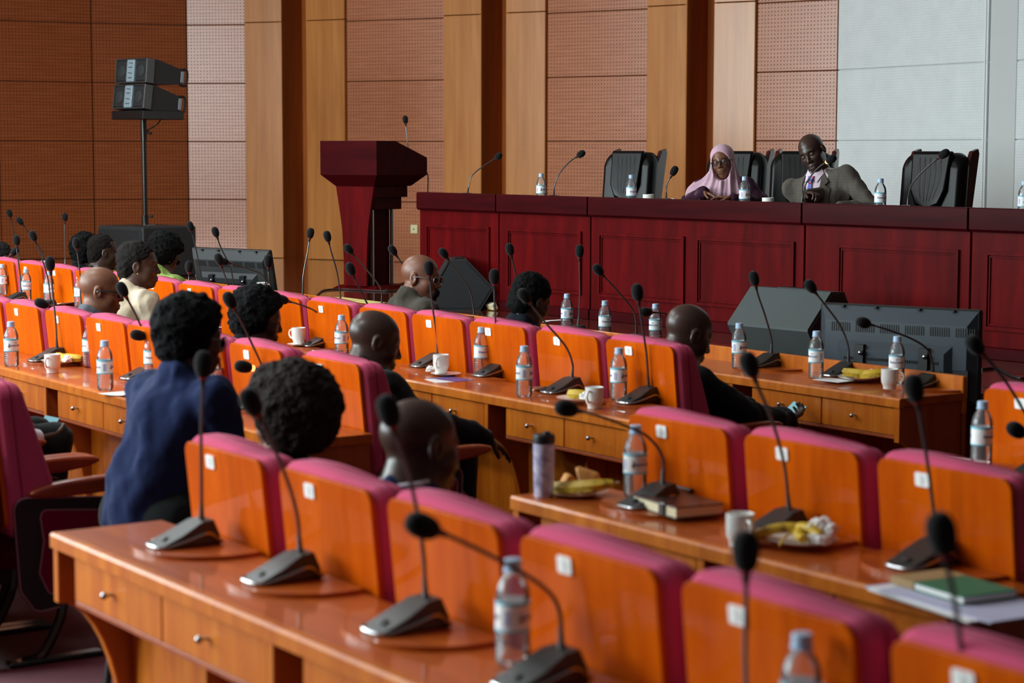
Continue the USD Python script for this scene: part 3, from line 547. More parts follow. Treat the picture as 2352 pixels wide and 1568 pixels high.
banana('speckled banana at left on the front desk plate', pl_two + U * .03 + [0, 0, .014], RZ + .2, .15); banana('speckled banana at right on the front desk plate', pl_two - U * .045 + N * .03 + [0, 0, .014], RZ + .5, .14, .15)
banana('banana lying on the left desk plate, nearest the mug', pl_left + U * .02 + [0, 0, .014], RZ - .1, .15); banana('banana lying on the left desk plate, further right', pl_left - U * .05 + N * .03 + [0, 0, .014], RZ + .3, .14)
banana('piece of banana beside tissue behind the mug', pl_mid + U * .02 + [0, 0, .012], RZ + .4, .09)
def samosa(label, P, a, s, up):
    t = thing('samosa', label, 'samosa', P, a, 'fried samosas'); v = np.array([(-.045, -.03, 0), (.045, -.03, 0), (0, .045, 0), (0, -.02, .045), (0, 0, .05)]) * s
    pts = np.vstack([v + d for d in np.array([(x, y, z) for x in (-.006, .006) for y in (-.006, .006) for z in (0, .01)])]); m = hull(pts)
    if up: m = T(m, (0, 0, .03 * s), ry=0, rx=1.1)
    m.apply_translation([0, 0, -m.bounds[0][2]]); obj('samosa_pastry', m.subdivide().subdivide(), 'samosa', t, smooth=60)
samosa('golden samosa lying at left on the plate', pl_food + U * .055 + [0, 0, .008], .5, .9, False); samosa('golden samosa standing on edge on the plate', pl_food + U * .01 + N * .03 + [0, 0, .006], 1.2, 1.0, True)
def peel(label, P):
    t = thing('banana_peel', label, 'banana peel', P, RZ, None)
    for k, (pts, w) in enumerate([([(-.01, 0, .03), (-.05, -.035, .028), (-.085, -.075, .012), (-.105, -.1, -.012), (-.11, -.108, -.03)], .036), ([(-.01, 0, .03), (.03, .0, .035), (.075, .0, .022)], .04), ([(0, 0, .03), (.03, -.04, .022), (.065, -.055, .016)], .034), ([(0, 0, .03), (.0, -.05, .02), (.025, -.095, .012), (.035, -.115, .0)], .008)]):
        p = spline(pts, 6); m = tube(p, np.linspace(w * .55, w * .45, len(p)), 8); v = np.array(m.vertices); c = np.repeat(p, 8, 0); v[:len(c), 2] = c[:, 2] + (v[:len(c), 2] - c[:, 2]) * .75; m.vertices = v
        obj('peel_flap', m, 'banana_skin', t, smooth=60)
peel('opened banana peel hanging over the plate edge', pl_peel + [0, 0, .012])
def tissue(label, P, s, seed, h=1.0):
    m = trimesh.creation.icosphere(3, 1.0); v = np.array(m.vertices); q = v * 1.7 + seed * 3.1
    v = v * (.62 + .8 * np.abs(meshkit.fbm(q, 3) - .5)[:, None] * 2 + .25 * meshkit.noise(q * 3)[:, None]) * s; v[:, 2] *= h; v[:, 2] = np.maximum(v[:, 2], -.25 * s); v[:, 2] += .25 * s; m.vertices = v
    t = thing('tissue', label, 'tissue', P, 0, 'crumpled white tissues'); obj('tissue_paper', m, 'tissue', t, smooth=40)
tissue('crumpled white tissue on the plate with banana peel', pl_peel - U * .03 + N * .035 + [0, 0, .012], .052, 1, 1.1); tissue('second smaller crumpled tissue at the right rim of the peel plate', pl_peel - U * .07 + [0, 0, .012], .036, 2, .7)
tissue('crumpled tissue behind the banana on the front desk plate', pl_two + N * .06 - U * .02 + [0, 0, .014], .024, 3); tissue('crumpled tissue beside the cup on its saucer', at_z(988, 852, DESK + .012), .022, 4)
tissue('crumpled tissue on the plate behind the mug', pl_mid - U * .03 + N * .02 + [0, 0, .012], .03, 5); tissue('crumpled tissue on the left desk banana plate', pl_left - U * .085 + [0, 0, .016], .026, 6)
# tumbler, notebook, papers, books
tb = thing('tumbler', 'tall lilac patterned tumbler with black lid on the desk end', 'tumbler', at_z(1249, 1140, DESK))
obj('tumbler_body', lathe([(0, 0), (.029, 0), (.031, .003), (.0335, .1), (.0345, .17), (.0345, .176), (0, .176)], 32), 'tumbler_pattern', tb); obj('lid', [lathe([(.0352, .172), (.0355, .192), (.033, .2), (0, .2)], 32), T(bx(-.02, .004, -.014, .014, 0, .012, .004), (.018, 0, .197))], 'black_plastic', tb)
def book(name, label, cat, P, a, w, d, h, cover, pages, cov=.002, clasp=None, extra=None):
    t = thing(name, label, cat, P, a)
    obj('page_block', bx(-w / 2 + .003, w / 2 - .003, -d / 2 + .003, d / 2 - .003, cov * .9, h - cov * .9, .001), pages, t)
    obj('cover', [bx(-w / 2, w / 2, -d / 2, d / 2, h - cov, h, .0008), bx(-w / 2, w / 2, -d / 2, d / 2, 0, cov, .0008), bx(-w / 2 - .001, -w / 2 + .003, -d / 2, d / 2, 0, h, .001)], cover, t)
    return t
nb = book('notebook', 'black leather notebook with cream pages and clasp beside the mug', 'notebook', top_at(1556, 1172, .1), RZ - .12, .25, .17, .036, 'book_black', 'paper_cream', .004)
obj('clasp', bx(.03, .065, -.089, -.04, -.0005, .038, .004), 'book_black', nb)
ph = thing('phone', 'black phone lying on the black leather notebook', 'phone', top_at(1572, 1146, .1) + [0, 0, .037] , RZ - .1); obj('phone_case', bx(-.08, .08, -.035, .035, 0, .009, .003), 'black_plastic', ph); obj('phone_edge', bx(-.083, -.079, -.02, .02, .002, .007, .001), 'steel', ph)
pp = thing('paper_stack', 'stack of white and lilac papers under the green book', 'papers', top_at(2198, 1382, .0), RZ - .15)
for k, (dx, dy, da) in enumerate(((0, 0, 0), (-.02, .012, .05), (.02, -.01, -.04), (.05, .0, .06))): obj('paper_sheet', T(bx(-.2, .2, -.12, .12, 0, .004, .0005), (dx, dy, .004 * k), da), ('paper', 'paper_lilac')[k % 2], pp)
gb = book('book', 'green book with tan spine strip lying on white papers', 'book', top_at(2190, 1372, .0) + [0, 0, .0175], RZ - .12, .27, .17, .02, 'book_green', 'paper', .003)
obj('spine_strip', bx(-.1375, -.05, -.0855, .0855, .0004, .0208, .0005), 'book_tan', gb)
book('book', 'thick beige covered book behind the mug on the third desk', 'book', top_at(1320, 884, .1), RZ + .1, .2, .15, .028, 'book_beige', 'paper', .002)
def sheet(label, P, a, w, d, m='paper', lift=.0, name='paper_sheet', group='loose sheets on the desks'):
    t = thing(name, label, 'paper', P, a, group); g = trimesh.creation.box((w, d, .0012)).subdivide_to_size(.04); v = np.array(g.vertices); v[:, 2] += .0006 + lift * np.clip(v[:, 0] / w + .2, 0, 1) ** 2; g.vertices = v; obj('sheet', g, m, t)
sheet('white folded paper sheet beside the beige book', top_at(1255, 897, .06), RZ - .5, .1, .12, lift=.05)
sheet('white paper sheet under the bananas on the front desk', top_at(1915, 873, .06), RZ + .1, .16, .12); sheet('lilac leaflet before the saucer on the third desk', top_at(1040, 871, .06), RZ + .1, .2, .13, 'magazine_purple')
sheet('white leaflet under the lilac one before the saucer', at_z(1010, 874, DESK - .0004), RZ - .2, .16, .1); sheet('white papers on the left desk touching the navy jacket', top_at(285, 905, .06), RZ + .2, .2, .14, lift=.02)
sheet('yellow folder sheet lying on the front desk before the lectern', row(6.815, float(at_z(790, 690, .837) @ U), .8355), RZ, .62, .16, 'paper_yellow'); sheet('white papers beside the bowed black haired head', top_at(1278, 738, .06), RZ, .2, .25, lift=.03)
sheet('white sheet standing up on the front desk at far left', top_at(68, 618, .06), RZ + .6, .25, .2, lift=.12); sheet('yellow sheet on the front desk before the left television', top_at(640, 672, .06), RZ, .25, .2, 'paper_yellow')
sheet('white sheet on the third desk beside the far left bottle', top_at(140, 700, .06), RZ + .3, .25, .2, lift=.05); sheet('grey sheet on the desk at the right picture edge', top_at(2190, 1056, .06), RZ, .2, .14)
bb = book('notebook', 'black notebook with white pages under a phone on the third desk', 'notebook', top_at(752, 812, .06), RZ - .1, .17, .12, .022, 'book_black', 'paper_cream', .003)
# ------------------------------------------------------------------ high table on the stage
TA, TB = at_z(963, 441, TABLE), at_z(2352, 480, TABLE); TB = TB + (TB - TA) * .22
td = (TB - TA) / np.linalg.norm(TB - TA); TRZ = math.atan2(td[1], td[0]); tn = np.array([-td[1], td[0], 0])
def on_table(x, y=450): # distance along the table front of a picture column
    d = ray(x, y); s = ((TA - EYEP) @ tn) / (d @ tn); P = EYEP + d * s; return float((P - TA) @ td)
def table_at(x, y, back, z):
    """A point on the picture column x, `back` metres behind the table front, at height z."""
    d = ray(x, y); s = (((TA - EYEP) @ tn) + back) / (d @ tn); P = EYEP + d * s; P[2] = z; return P
cuts = [on_table(x) for x in (963, 1146, 1357, 1850, 2233)] + [float(np.linalg.norm(TB - TA))]
frames = [[(980, 1126)], [(1166, 1337)], [(1376, 1574), (1601, 1828)], [(1926, 2216)], [(2266, 2600)]]
tabs = 'leftmost section with one framed panel|second section from the left behind the wedge loudspeaker|long middle section in front of the woman in pink scarf|section with one wide frame behind the right television|rightmost section at the picture edge'.split('|')
hz = TABLE - STAGE
for k, (a, b) in enumerate(zip(cuts[:-1], cuts[1:])):
    t = thing('table_section', 'dark red high table, ' + tabs[k], 'table', TA + td * a + np.array([0, 0, STAGE - TABLE]), TRZ, 'sections of the high table'); L = b - a; g = .006
    obj('front_rail', pillow_x(Polygon([(-.035, hz - .125), (-.02, hz - .14), (.05, hz - .14), (.05, hz), (-.03, hz), (-.035, hz - .01)]), g, L - g, .004), 'mahogany_dark', t)
    obj('front_panel', bx(g, L - g, 0, .03, .07, hz - .138, .003), 'mahogany', t); obj('plinth', bx(g, L - g, -.015, .03, 0, .07, .004), 'mahogany_dark', t)
    obj('worktop', bx(g, L - g, .03, .68, hz - .1, hz - .07, .004), 'mahogany', t)
    for x in (g, L - g - .03): obj('side_panel', bx(x, x + .03, .03, .62, 0, hz - .1, .003), 'mahogany_dark', t)
    for xa, xb in frames[k]:
        x0, x1 = on_table(xa, 560) - a, min(on_table(xb, 560) - a, L - .08); z0, z1 = .17, hz - .25
        fr = sbox(x0, z0, x1, z1).difference(sbox(x0 + .022, z0 + .022, x1 - .022, z1 - .022)); f2 = sbox(x0 + .026, z0 + .026, x1 - .026, z1 - .026).difference(sbox(x0 + .036, z0 + .036, x1 - .036, z1 - .036))
        obj('panel_frame', [prism(fr, .016, 'y', -.016), prism(f2, .008, 'y', -.008)], 'mahogany', t, smooth=False)
WORK = TABLE - .07
for lab, x, hx, hy, pts in (('first from the left', 1074, 1144, 359, [(1076, 432), (1084, 404), (1108, 383)]), ('beside a water bottle, second from the left', 1272, 1334, 354, [(1274, 428), (1284, 400), (1308, 372)]), ('short one by the cup and napkin', 1530, 1548, 393, [(1530, 440), (1533, 420)]),
                           ('with glowing red ring before the man in grey blazer', 1842, 1909, 366, [(1846, 440), (1855, 415), (1880, 385)]), ('rightmost, in front of the empty black armchair', 2086, 2168, 354, [(2087, 445), (2100, 415), (2140, 375)])):
    B = table_at(x, 450, .30 if x != 1842 else .26, WORK); tt = float(B @ tn)
    f = lambda px, py, k: table_at(px, py, float(B @ tn - TA @ tn) + k, 0) * [1, 1, 0] + [0, 0, (EYEP + ray(px, py) * ((float(B @ tn) + k - EYEP @ tn) / (ray(px, py) @ tn)))[2]]
    microphone('gooseneck microphone on the high table, ' + lab, GM[4], B, [f(px, py, .02 * i) for i, (px, py) in enumerate(pts)] + [f(hx, hy, .05)], lit=(x == 1842), rz=TRZ + math.pi, scale=1.0)
for lab, x, turn in (('leftmost one on the high table', 1243, CREST), ('on the high table before the leftmost black armchair', 1450, .6), ('on the high table in front of the woman in pink scarf', 1710, CODE - .5), ('on the high table right of the man in grey blazer', 2022, .35), ('on the high table at the right picture edge', 2353, CREST)):
    put_bottle('clear water bottle ' + lab, GB, table_at(x, 450, .2, WORK), turn)
mug('white mug on the high table beside the folded napkin', table_at(1489, 450, .2, WORK), 1.5); mug('white mug on the high table between the two seated people', table_at(1764, 450, .16, WORK), 1.6)
pk = table_at(1520, 450, .26, WORK); plate('white plate with napkin and banana on the high table', pk)
tissue('folded white napkin on the high table plate', pk + [.06, .0, .016], .06, 8, .6); banana('banana on the high table plate', pk + [-.06, -.03, .016], TRZ, .14)
plw = table_at(1722, 455, .34, WORK); plate('white plate behind the bottle of the woman in pink scarf', plw); banana('banana behind the bottle of the woman in pink scarf', plw + [.05, -.05, .015], TRZ, .13); tissue('white tissue before the woman in pink scarf', plw + [-.07, .02, .014], .03, 9, .7)
# executive armchairs
def armchair(label, P, rz, s=1.0):
    t = thing('executive_armchair', label, 'chair', P, rz, 'black leather armchairs behind the high table'); z0 = .45
    def leanb(m): m = m.copy(); v = np.array(m.vertices) * [s, 1, 1]; v[:, 1] -= .12 * (v[:, 2] - .5) + .25 * np.maximum(v[:, 2] - 1.08, 0); m.vertices = v; return m
    obj('backrest', leanb(pillow(rrect(-.30, .30, .42, 1.2, .11), -.34, -.2, .06, 4)), 'leather', t, smooth=50)
    pad = leanb(pillow(Polygon([(-.17, 1.19), (.17, 1.19), (.15, .95), (.1, .86), (0, .83), (-.1, .86), (-.15, .95)]).buffer(.02), -.22, -.165, .025, 3)); o = obj('head_pad', pad, 'leather', t, smooth=50)
    obj('pad_seam', [leanb(tube(spline([(x, -.168, 1.17), (x * .9, -.160, 1.0), (x * .5, -.166, .87)], 5), .0018, 5)) for x in (-.1, -.05, 0, .05, .1)], 'black_plastic', o)
    obj('centre_seam', leanb(tube([(0, -.195, .82), (0, -.195, .5)], .003, 5)), 'black_plastic', t)
    for sx in (-1, 1):
        obj('back_frame', leanb(pillow_x(Polygon([(-.36, .5), (-.30, .5), (-.30, 1.1), (-.33, 1.2), (-.40, 1.215), (-.42, 1.19), (-.37, 1.08)]).buffer(.012), sx * .272 - .022, sx * .272 + .022, .012)), 'chair_frame', t, smooth=40)
        obj('armrest', tube(spline([(sx * .25, -.26, .7), (sx * .26, -.05, .72), (sx * .25, .18, .68), (sx * .245, .22, .55), (sx * .24, .2, .42)], 6), .024, 10), 'chair_frame', t)
    obj('seat', T(pillow(rrect(-.225, .225, -.07, .07, .06), -.24, .27, .05, 3), (0, 0, .42)), 'leather', t, smooth=50)
    obj('column', cyl((0, 0, .1), (0, 0, .38), .03), 'steel', t)
    for k in range(5):
        a = k * 2 * math.pi / 5; obj('base_spoke', tube([(0, 0, .12), (.28 * math.cos(a), .28 * math.sin(a), .05)], [.03, .018], 8), 'chair_frame', t); obj('castor', sph((.28 * math.cos(a), .28 * math.sin(a), .028), .028), 'black_plastic', t)
FACE = TRZ + math.pi
for lab, x, b, rz, s in (('empty black leather armchair turned aside, leftmost behind the high table', 1400, 1.0, FACE + .32, .76), ('black leather armchair behind the woman in pink scarf', 1654, 1.28, FACE + .4, .80), ('black leather armchair behind the man in grey blazer', 1816, 1.36, FACE + .5, .80), ('empty black leather armchair with red wooden edge, rightmost', 2094, 1.0, FACE + .22, .78)):
    armchair(lab, table_at(x, 450, b, STAGE), rz, s)
# ------------------------------------------------------------------ lectern
LS = .9; lp = at_y(853, 600, 17.6); lp[2] = STAGE
le = thing('lectern', 'dark red wooden lectern with angular desk top on a waisted foot', 'lectern', lp, -.62); UsdGeom.Xformable(le).AddScaleOp().Set(Gf.Vec3f(.86, .86, .965))
def prof(z): return np.interp(z, [0, .25, .55, .8, .93], [.15, .15, .17, .22, .25])
zs = np.linspace(.03, .94, 16)
fr = Polygon([(-prof(z), z) for z in zs] + [(prof(z), z) for z in zs[::-1]])
obj('front_panel', prism(fr, .03, 'y', -.26), 'mahogany', le); 
for x in (-.11, .11): 
    for y in (-.12, .2): obj('chrome_column', cyl((x, y, .03), (x, y, .78), .021, 14), 'steel', le)
obj('core_panel', bx(-.08, .08, -.12, .2, .03, .8), 'mahogany_dark', le)
obj('lower_collar', bx(-.2, .2, -.2, .25, .72, .83), 'mahogany_dark', le); obj('upper_collar', bx(-.24, .24, -.23, .3, .83, .93), 'mahogany_dark', le)
lo = [(-.25, -.26), (.25, -.26), (.25, .34), (-.25, .34)]; up = [(-.37, -.36), (.37, -.36), (.37, .46), (-.37, .46)]
obj('flare', hull([(x, y, .93) for x, y in lo] + [(x, y, 1.035) for x, y in up]), 'mahogany_dark', le, smooth=False)
obj('top_box', hull([(x, y, 1.035) for x, y in up] + [(-.37, -.36, 1.34), (.37, -.36, 1.34), (.37, -.06, 1.34), (-.37, -.06, 1.34), (.37, .46, 1.19), (-.37, .46, 1.19)]), 'mahogany_dark', le, smooth=False)
obj('foot', hull([(x * .75, y * .8, 0) for x, y in up] + [(x * 1.0, y * .85, .03) for x, y in lo]), 'mahogany', le)
R3 = lambda p: lp + np.array([p[0] * math.cos(-.62) - p[1] * math.sin(-.62), p[0] * math.sin(-.62) + p[1] * math.cos(-.62), p[2]])
lb = R3((.1, .25, 1.25)); Y = lb[1]; lb2 = at_y(938, 350, Y)
microphone('gooseneck microphone standing on the lectern top', None, np.array([lb2[0], Y, lb2[2] - .06]), [at_y(935, 315, Y), at_y(931, 275, Y)], rz=-.62 + math.pi, scale=.95)
cp = [at_y(979, 392, Y - .1), at_y(983, 405, Y - .1), at_y(983, 430, Y - .1), at_y(981, 470, Y - .1), at_y(979, 540, Y - .1), at_y(975, 640, Y - .1)]
obj('lectern_cable', tube(spline(cp, 6), .006, 6), 'cable', label='thin dark cable hanging from the right corner of the lectern', cat='cable')
# ------------------------------------------------------------------ loudspeaker stack at the left
sb = at_y(335, 600, 19.3); sb[2] = STAGE; SR = -.75
sw = thing('subwoofer', 'large black subwoofer box on the stage under the speaker pole', 'loudspeaker', sb, SR)
SH = float(at_y(335, 518, 19.3)[2] - STAGE)
obj('cabinet', bx(-.36, .36, -.3, .34, 0, SH, .015), 'speaker_black', sw); obj('front_grille', bx(-.34, .34, -.315, -.295, .03, SH - .03, .008), 'grille_black', sw); obj('pole_plate', bx(-.07, .07, -.07, .07, SH, SH + .012, .003), 'steel', sw)
pt = at_y(335, 275, 19.3)
po = thing('speaker_pole', 'black steel pole between the subwoofer and the small line speakers', 'pole', (sb[0], sb[1], STAGE + SH + .012)); ph_ = float(pt[2] - STAGE - SH - .012)
obj('tube', cyl((0, 0, 0), (0, 0, ph_ - .05), .024), 'black_metal', po); obj('inner_tube', cyl((0, 0, ph_ - .2), (0, 0, ph_ - .0), .03), 'black_metal', po); obj('collar', cyl((0, 0, .0), (0, 0, .09), .033), 'black_metal', po)
for z in (.08, ph_ - .13): obj('knob', [cyl((0, 0, z), (.07, -.04, z), .008), sph((.07, -.04, z), .016)], 'black_plastic', po)
def line_speaker(label, P, rz, tilt, kind):
    """A small two-way line speaker: two woofers behind grilles, a silver slotted waveguide between them."""
    t = thing('line_speaker', label, 'loudspeaker', P, 0, 'small line speakers on the pole', rot=(tilt, 0, rz)); w, h = .235, .235
    back = Polygon([(0, 0), (.12, .0), (.42, .035), (.42, .175), (.12, h), (0, h)])
    obj('cabinet', prism(back, 2 * w, 'x', -w), 'speaker_black', t, smooth=False)
    for s in (-1, 1):
        g = obj('woofer_grille', bx(s * .15 - .075, s * .15 + .075, -.012, .006, .02, h - .02, .006), 'grille_black', t); obj('woofer_cone', T(lathe([(0, .004), (.03, .006), (.06, .0), (.062, .004)], 20), (s * .15, -.012, h / 2), rx=math.pi / 2), 'speaker_black', g)
        obj('side_cheek', bx(s * (w + .006) - .008, s * (w + .006) + .008, -.016, .08, .0, h, .004), 'gun_metal', t)
        obj('handle', tube(spline([(s * (w - .01), .40, .03), (s * (w - .0), .47, .035), (s * (w - .0), .47, .17), (s * (w - .01), .40, .175)], 5), .012, 8), 'black_plastic', t)
        obj('handle_plate', bx(s * (w - .01) - .006, s * (w - .01) + .012, .40, .44, .05, .16, .004), 'horn_silver', t)
    hr = obj('waveguide', bx(-.06, .055, -.02, .006, .012, h - .012, .004), 'horn_silver', t, label='silver slotted waveguide')
    for k, z in enumerate((.05, .095, .15, .19)): obj('waveguide_slot', T(bx(-.03, .03, -.003, .003, -.003, .003, .001), (.0, -.021, z), ry=.15 * (k % 2)), 'black_plastic', hr)
    obj('front_frame', prism(sbox(-w, 0, w, h).difference(sbox(-w + .012, .012, w - .012, h - .012)), .02, 'y', -.016), 'gun_metal', t, smooth=False)
tr = thing('speaker_tray', 'flat black tray on the pole top carrying two line speakers', 'tray', (pt[0], pt[1], pt[2]), SR); obj('tray_box', bx(-.25, .25, -.22, .27, 0, .085, .006), 'black_metal', tr)
RT = lambda x, y, z: np.array([pt[0] + x * math.cos(SR) - y * math.sin(SR), pt[1] + x * math.sin(SR) + y * math.cos(SR), pt[2] + z])
line_speaker('lower black line speaker with silver waveguide on the pole', RT(0, -.2, .1), SR, -.13, 0); line_speaker('upper black line speaker with silver waveguide on the pole', RT(.0, -.165, .345), SR, -.1, 1)
obj('speaker_cable', tube(spline([RT(.1, .1, 0), RT(.1, .05, -.05), RT(.0, .02, -.1), RT(.0, 0.03, -.12)], 6), .006, 6), 'cable', label='short black cable hanging under the speaker tray', cat='cable')
# ------------------------------------------------------------------ televisions seen from behind, wedge monitors
def television(label, P, rz, w, h, tilt=.06, cover='tv_grey'):
    t = thing('television', label, 'television', P, 0, 'flat televisions facing the stage', rot=(-tilt, 0, rz))
    obj('screen_frame', bx(-w / 2, w / 2, .0, .04, .06, .06 + h, .008), 'tv_dark', t)
    back = hull([(-w / 2 + .01, 0, .07), (w / 2 - .01, 0, .07), (-w / 2 + .01, 0, .05 + h), (w / 2 - .01, 0, .05 + h), (-w / 2 + .05, -.045, .1), (w / 2 - .05, -.045, .1), (-w / 2 + .05, -.045, h - .02), (w / 2 - .05, -.045, h - .02)])
    obj('back_cover', back, cover, t, smooth=20)
    obj('centre_hump', hull([(x, y, z) for x, z in ((-w * .36, .14), (w * .36, .14), (w * .36, h - .12), (-w * .36, h - .12)) for y in (-.044,)] + [(x, -.075, z) for x, z in ((-w * .32, .16), (w * .32, .16), (w * .32, h - .16), (-w * .32, h - .16))]), cover, t, smooth=20)
    for k in range(6):
        x = -w * .4 + k * w * .155; obj('vent_grille', [bx(x + .012 * j, x + .012 * j + .004, -.048, -.04, h - .075, h - .03, 0) for j in range(9)], 'tv_dark', t)
    obj('vent_row', [bx(-w * .3 + .01 * j, -w * .3 + .01 * j + .004, -.079, -.072, h * .55, h * .58, 0) for j in range(int(w * 60))], 'tv_dark', t)
    obj('socket_bay', bx(w * .36, w * .46, -.05, -.03, .1, h * .5, .004), 'tv_dark', t)
    for s in (-1, 1):
        x = s * w * .2; f = obj('stand_bracket', prism(Polygon([(-.1, .05), (-.04, .05), (-.05, .34), (-.09, .34)]), .05, 'x', x - .025), 'tv_dark', t); obj('stand_bolt', sph((x + .015, -.1, .3), .012), 'steel', f)
    g = float(P[2]); obj('floor_stand', [cyl((s * w * .2, -.065, -g + .02), (s * w * .2, -.065, .1), .022) for s in (-1, 1)] + [bx(-w * .3, w * .3, -.2, .14, -g, -g + .025, .006), bx(-w * .25, w * .25, -.08, -.05, -g * .5, -g * .5 + .04, .004)], 'tv_dark', t)
    for x in (-w * .36, -w * .15, w * .12, w * .33): obj('top_clip', bx(x, x + .02, -.02, .0, h + .045, h + .055, .002), 'tv_dark', t)
tp = at_p(2064, 702, 7.22); tp[2] = .55; television('large grey television seen from behind, right of the wedge loudspeaker', tp, RZ + .36, .86, .475, .0)
tp2 = at_p(548, 566, 7.22); tp2[2] = .55; television('dark television seen from behind, at left below the lectern', tp2, RZ + .36, .84, .475, -.2, 'speaker_black')
def wedge(label, P, rz, mtl, w=.55):
    t = thing('wedge_monitor', label, 'loudspeaker', P, rz, 'wedge shaped stage loudspeakers')
    pr = Polygon([(-.2, 0), (.2, 0), (.22, .02), (.02, .38), (-.1, .385), (-.3, .175), (-.3, .16)])
    obj('cabinet', prism(pr, w, 'x', -w / 2), mtl, t, smooth=False); obj('slanted_grille', hull([(x, y, z) for x in (-w / 2 + .03, w / 2 - .03) for y, z in ((.215, .05), (.035, .365), (.225, .055), (.045, .37))]), 'grille_black', t, smooth=False)
    obj('top_handle', bx(-.12, .12, -.08, -.01, .382, .392, .003), 'black_plastic', t)
    for s in (-1, 1): obj('side_plate', prism(pr.buffer(-.02), .006, 'x', s * w / 2 - .003 + s * .002), 'speaker_black', t, smooth=False)
wedge('grey wedge loudspeaker on the stage beside the right television', at_z(1838, 808, STAGE), RZ + .1, 'wedge_grey', .64); wedge('black wedge loudspeaker behind the grey one beside the television', at_z(1962, 790, STAGE) + N * .55, RZ + .1, 'speaker_black', .5)
wedge('dark wedge loudspeaker on the stage behind the bald man with glasses', at_z(1040, 706, STAGE), RZ + 2.6, 'speaker_black', .6)
fs = thing('floor_socket', 'small open brass floor socket box on the stage', 'floor socket', at_z(1135, 712, STAGE), RZ); obj('socket_plate', bx(-.08, .08, -.06, .06, 0, .008, .002), 'gold', fs); obj('socket_lid', T(bx(-.06, .06, -.003, .003, 0, .075, .002), (0, .03, .008), rx=-.5), 'gold', fs); obj('socket_insert', T(bx(-.05, .05, -.02, .02, 0, .05, .003), (0, -.01, .008), rx=.5), 'paper_cream', fs)
def cable(label, pts, r=.007): obj('floor_cable', tube(spline([at_z(x, y, STAGE + r) for x, y in pts], 8), r, 6), 'cable', label=label, cat='cable')
cable('black cable lying on the stage before the lectern', [(728, 678), (745, 666), (790, 664), (850, 667), (905, 668), (960, 660)]); cable('thin cable on the stage between lectern and dark wedge', [(880, 668), (905, 655), (940, 648), (985, 655)], .005)
cable('looped black cable on the stage at the right picture edge', [(2255, 848), (2290, 846), (2322, 862), (2352, 868), (2390, 850)]); cable('cable running from the grey wedge loudspeaker to the desk', [(1862, 776), (1830, 786), (1808, 808), (1795, 826)], .006)
# ------------------------------------------------------------------ people: one smooth surface per body, from a distance field
def smin(a, b, k):
    h = np.clip(.5 + .5 * (b - a) / k, 0, 1); return b + (a - b) * h - k * h * (1 - h)
def smax(a, b, k): return -smin(-a, -b, k)
def ell(p, c, r):
    x, y, z = (p[:, k] - np.float32(c[k]) for k in range(3)); a, b, c_ = (np.float32(1 / r[k]) for k in range(3)); x = x * a; y = y * b; z = z * c_
    k0 = np.sqrt(x * x + y * y + z * z); x *= a; y *= b; z *= c_; return k0 * (k0 - 1) / np.maximum(np.sqrt(x * x + y * y + z * z), np.float32(1e-6))
def cone(p, a, b, ra, rb):
    a, b = np.asarray(a, np.float32), np.asarray(b, np.float32); d = b - a; x, y, z = p[:, 0] - a[0], p[:, 1] - a[1], p[:, 2] - a[2]; h = np.clip((x * d[0] + y * d[1] + z * d[2]) * np.float32(1 / max(float(d @ d), 1e-12)), 0, 1)
    x -= h * d[0]; y -= h * d[1]; z -= h * d[2]; return np.sqrt(x * x + y * y + z * z) - (np.float32(ra) + np.float32(rb - ra) * h)
def rmat(yaw=0, pitch=0, roll=0):
    """Head turned by yaw about z (left positive), pitched up about x, rolled about y (towards its right positive)."""
    cy, sy, cp, sp, cr_, sr = math.cos(yaw), math.sin(yaw), math.cos(pitch), math.sin(pitch), math.cos(roll), math.sin(roll)
    return np.array([[cy, -sy, 0], [sy, cy, 0], [0, 0, 1]]) @ np.array([[1, 0, 0], [0, cp, -sp], [0, sp, cp]]) @ np.array([[cr_, 0, sr], [0, 1, 0], [-sr, 0, cr_]])
def axis(lo, hi, H, fine):
    x = [lo]
    while x[-1] < hi:
        h = min([f[2] for f in fine if f[0] - f[2] <= x[-1] < f[1]] + [H]); x.append(x[-1] + h)
    return np.array(x)
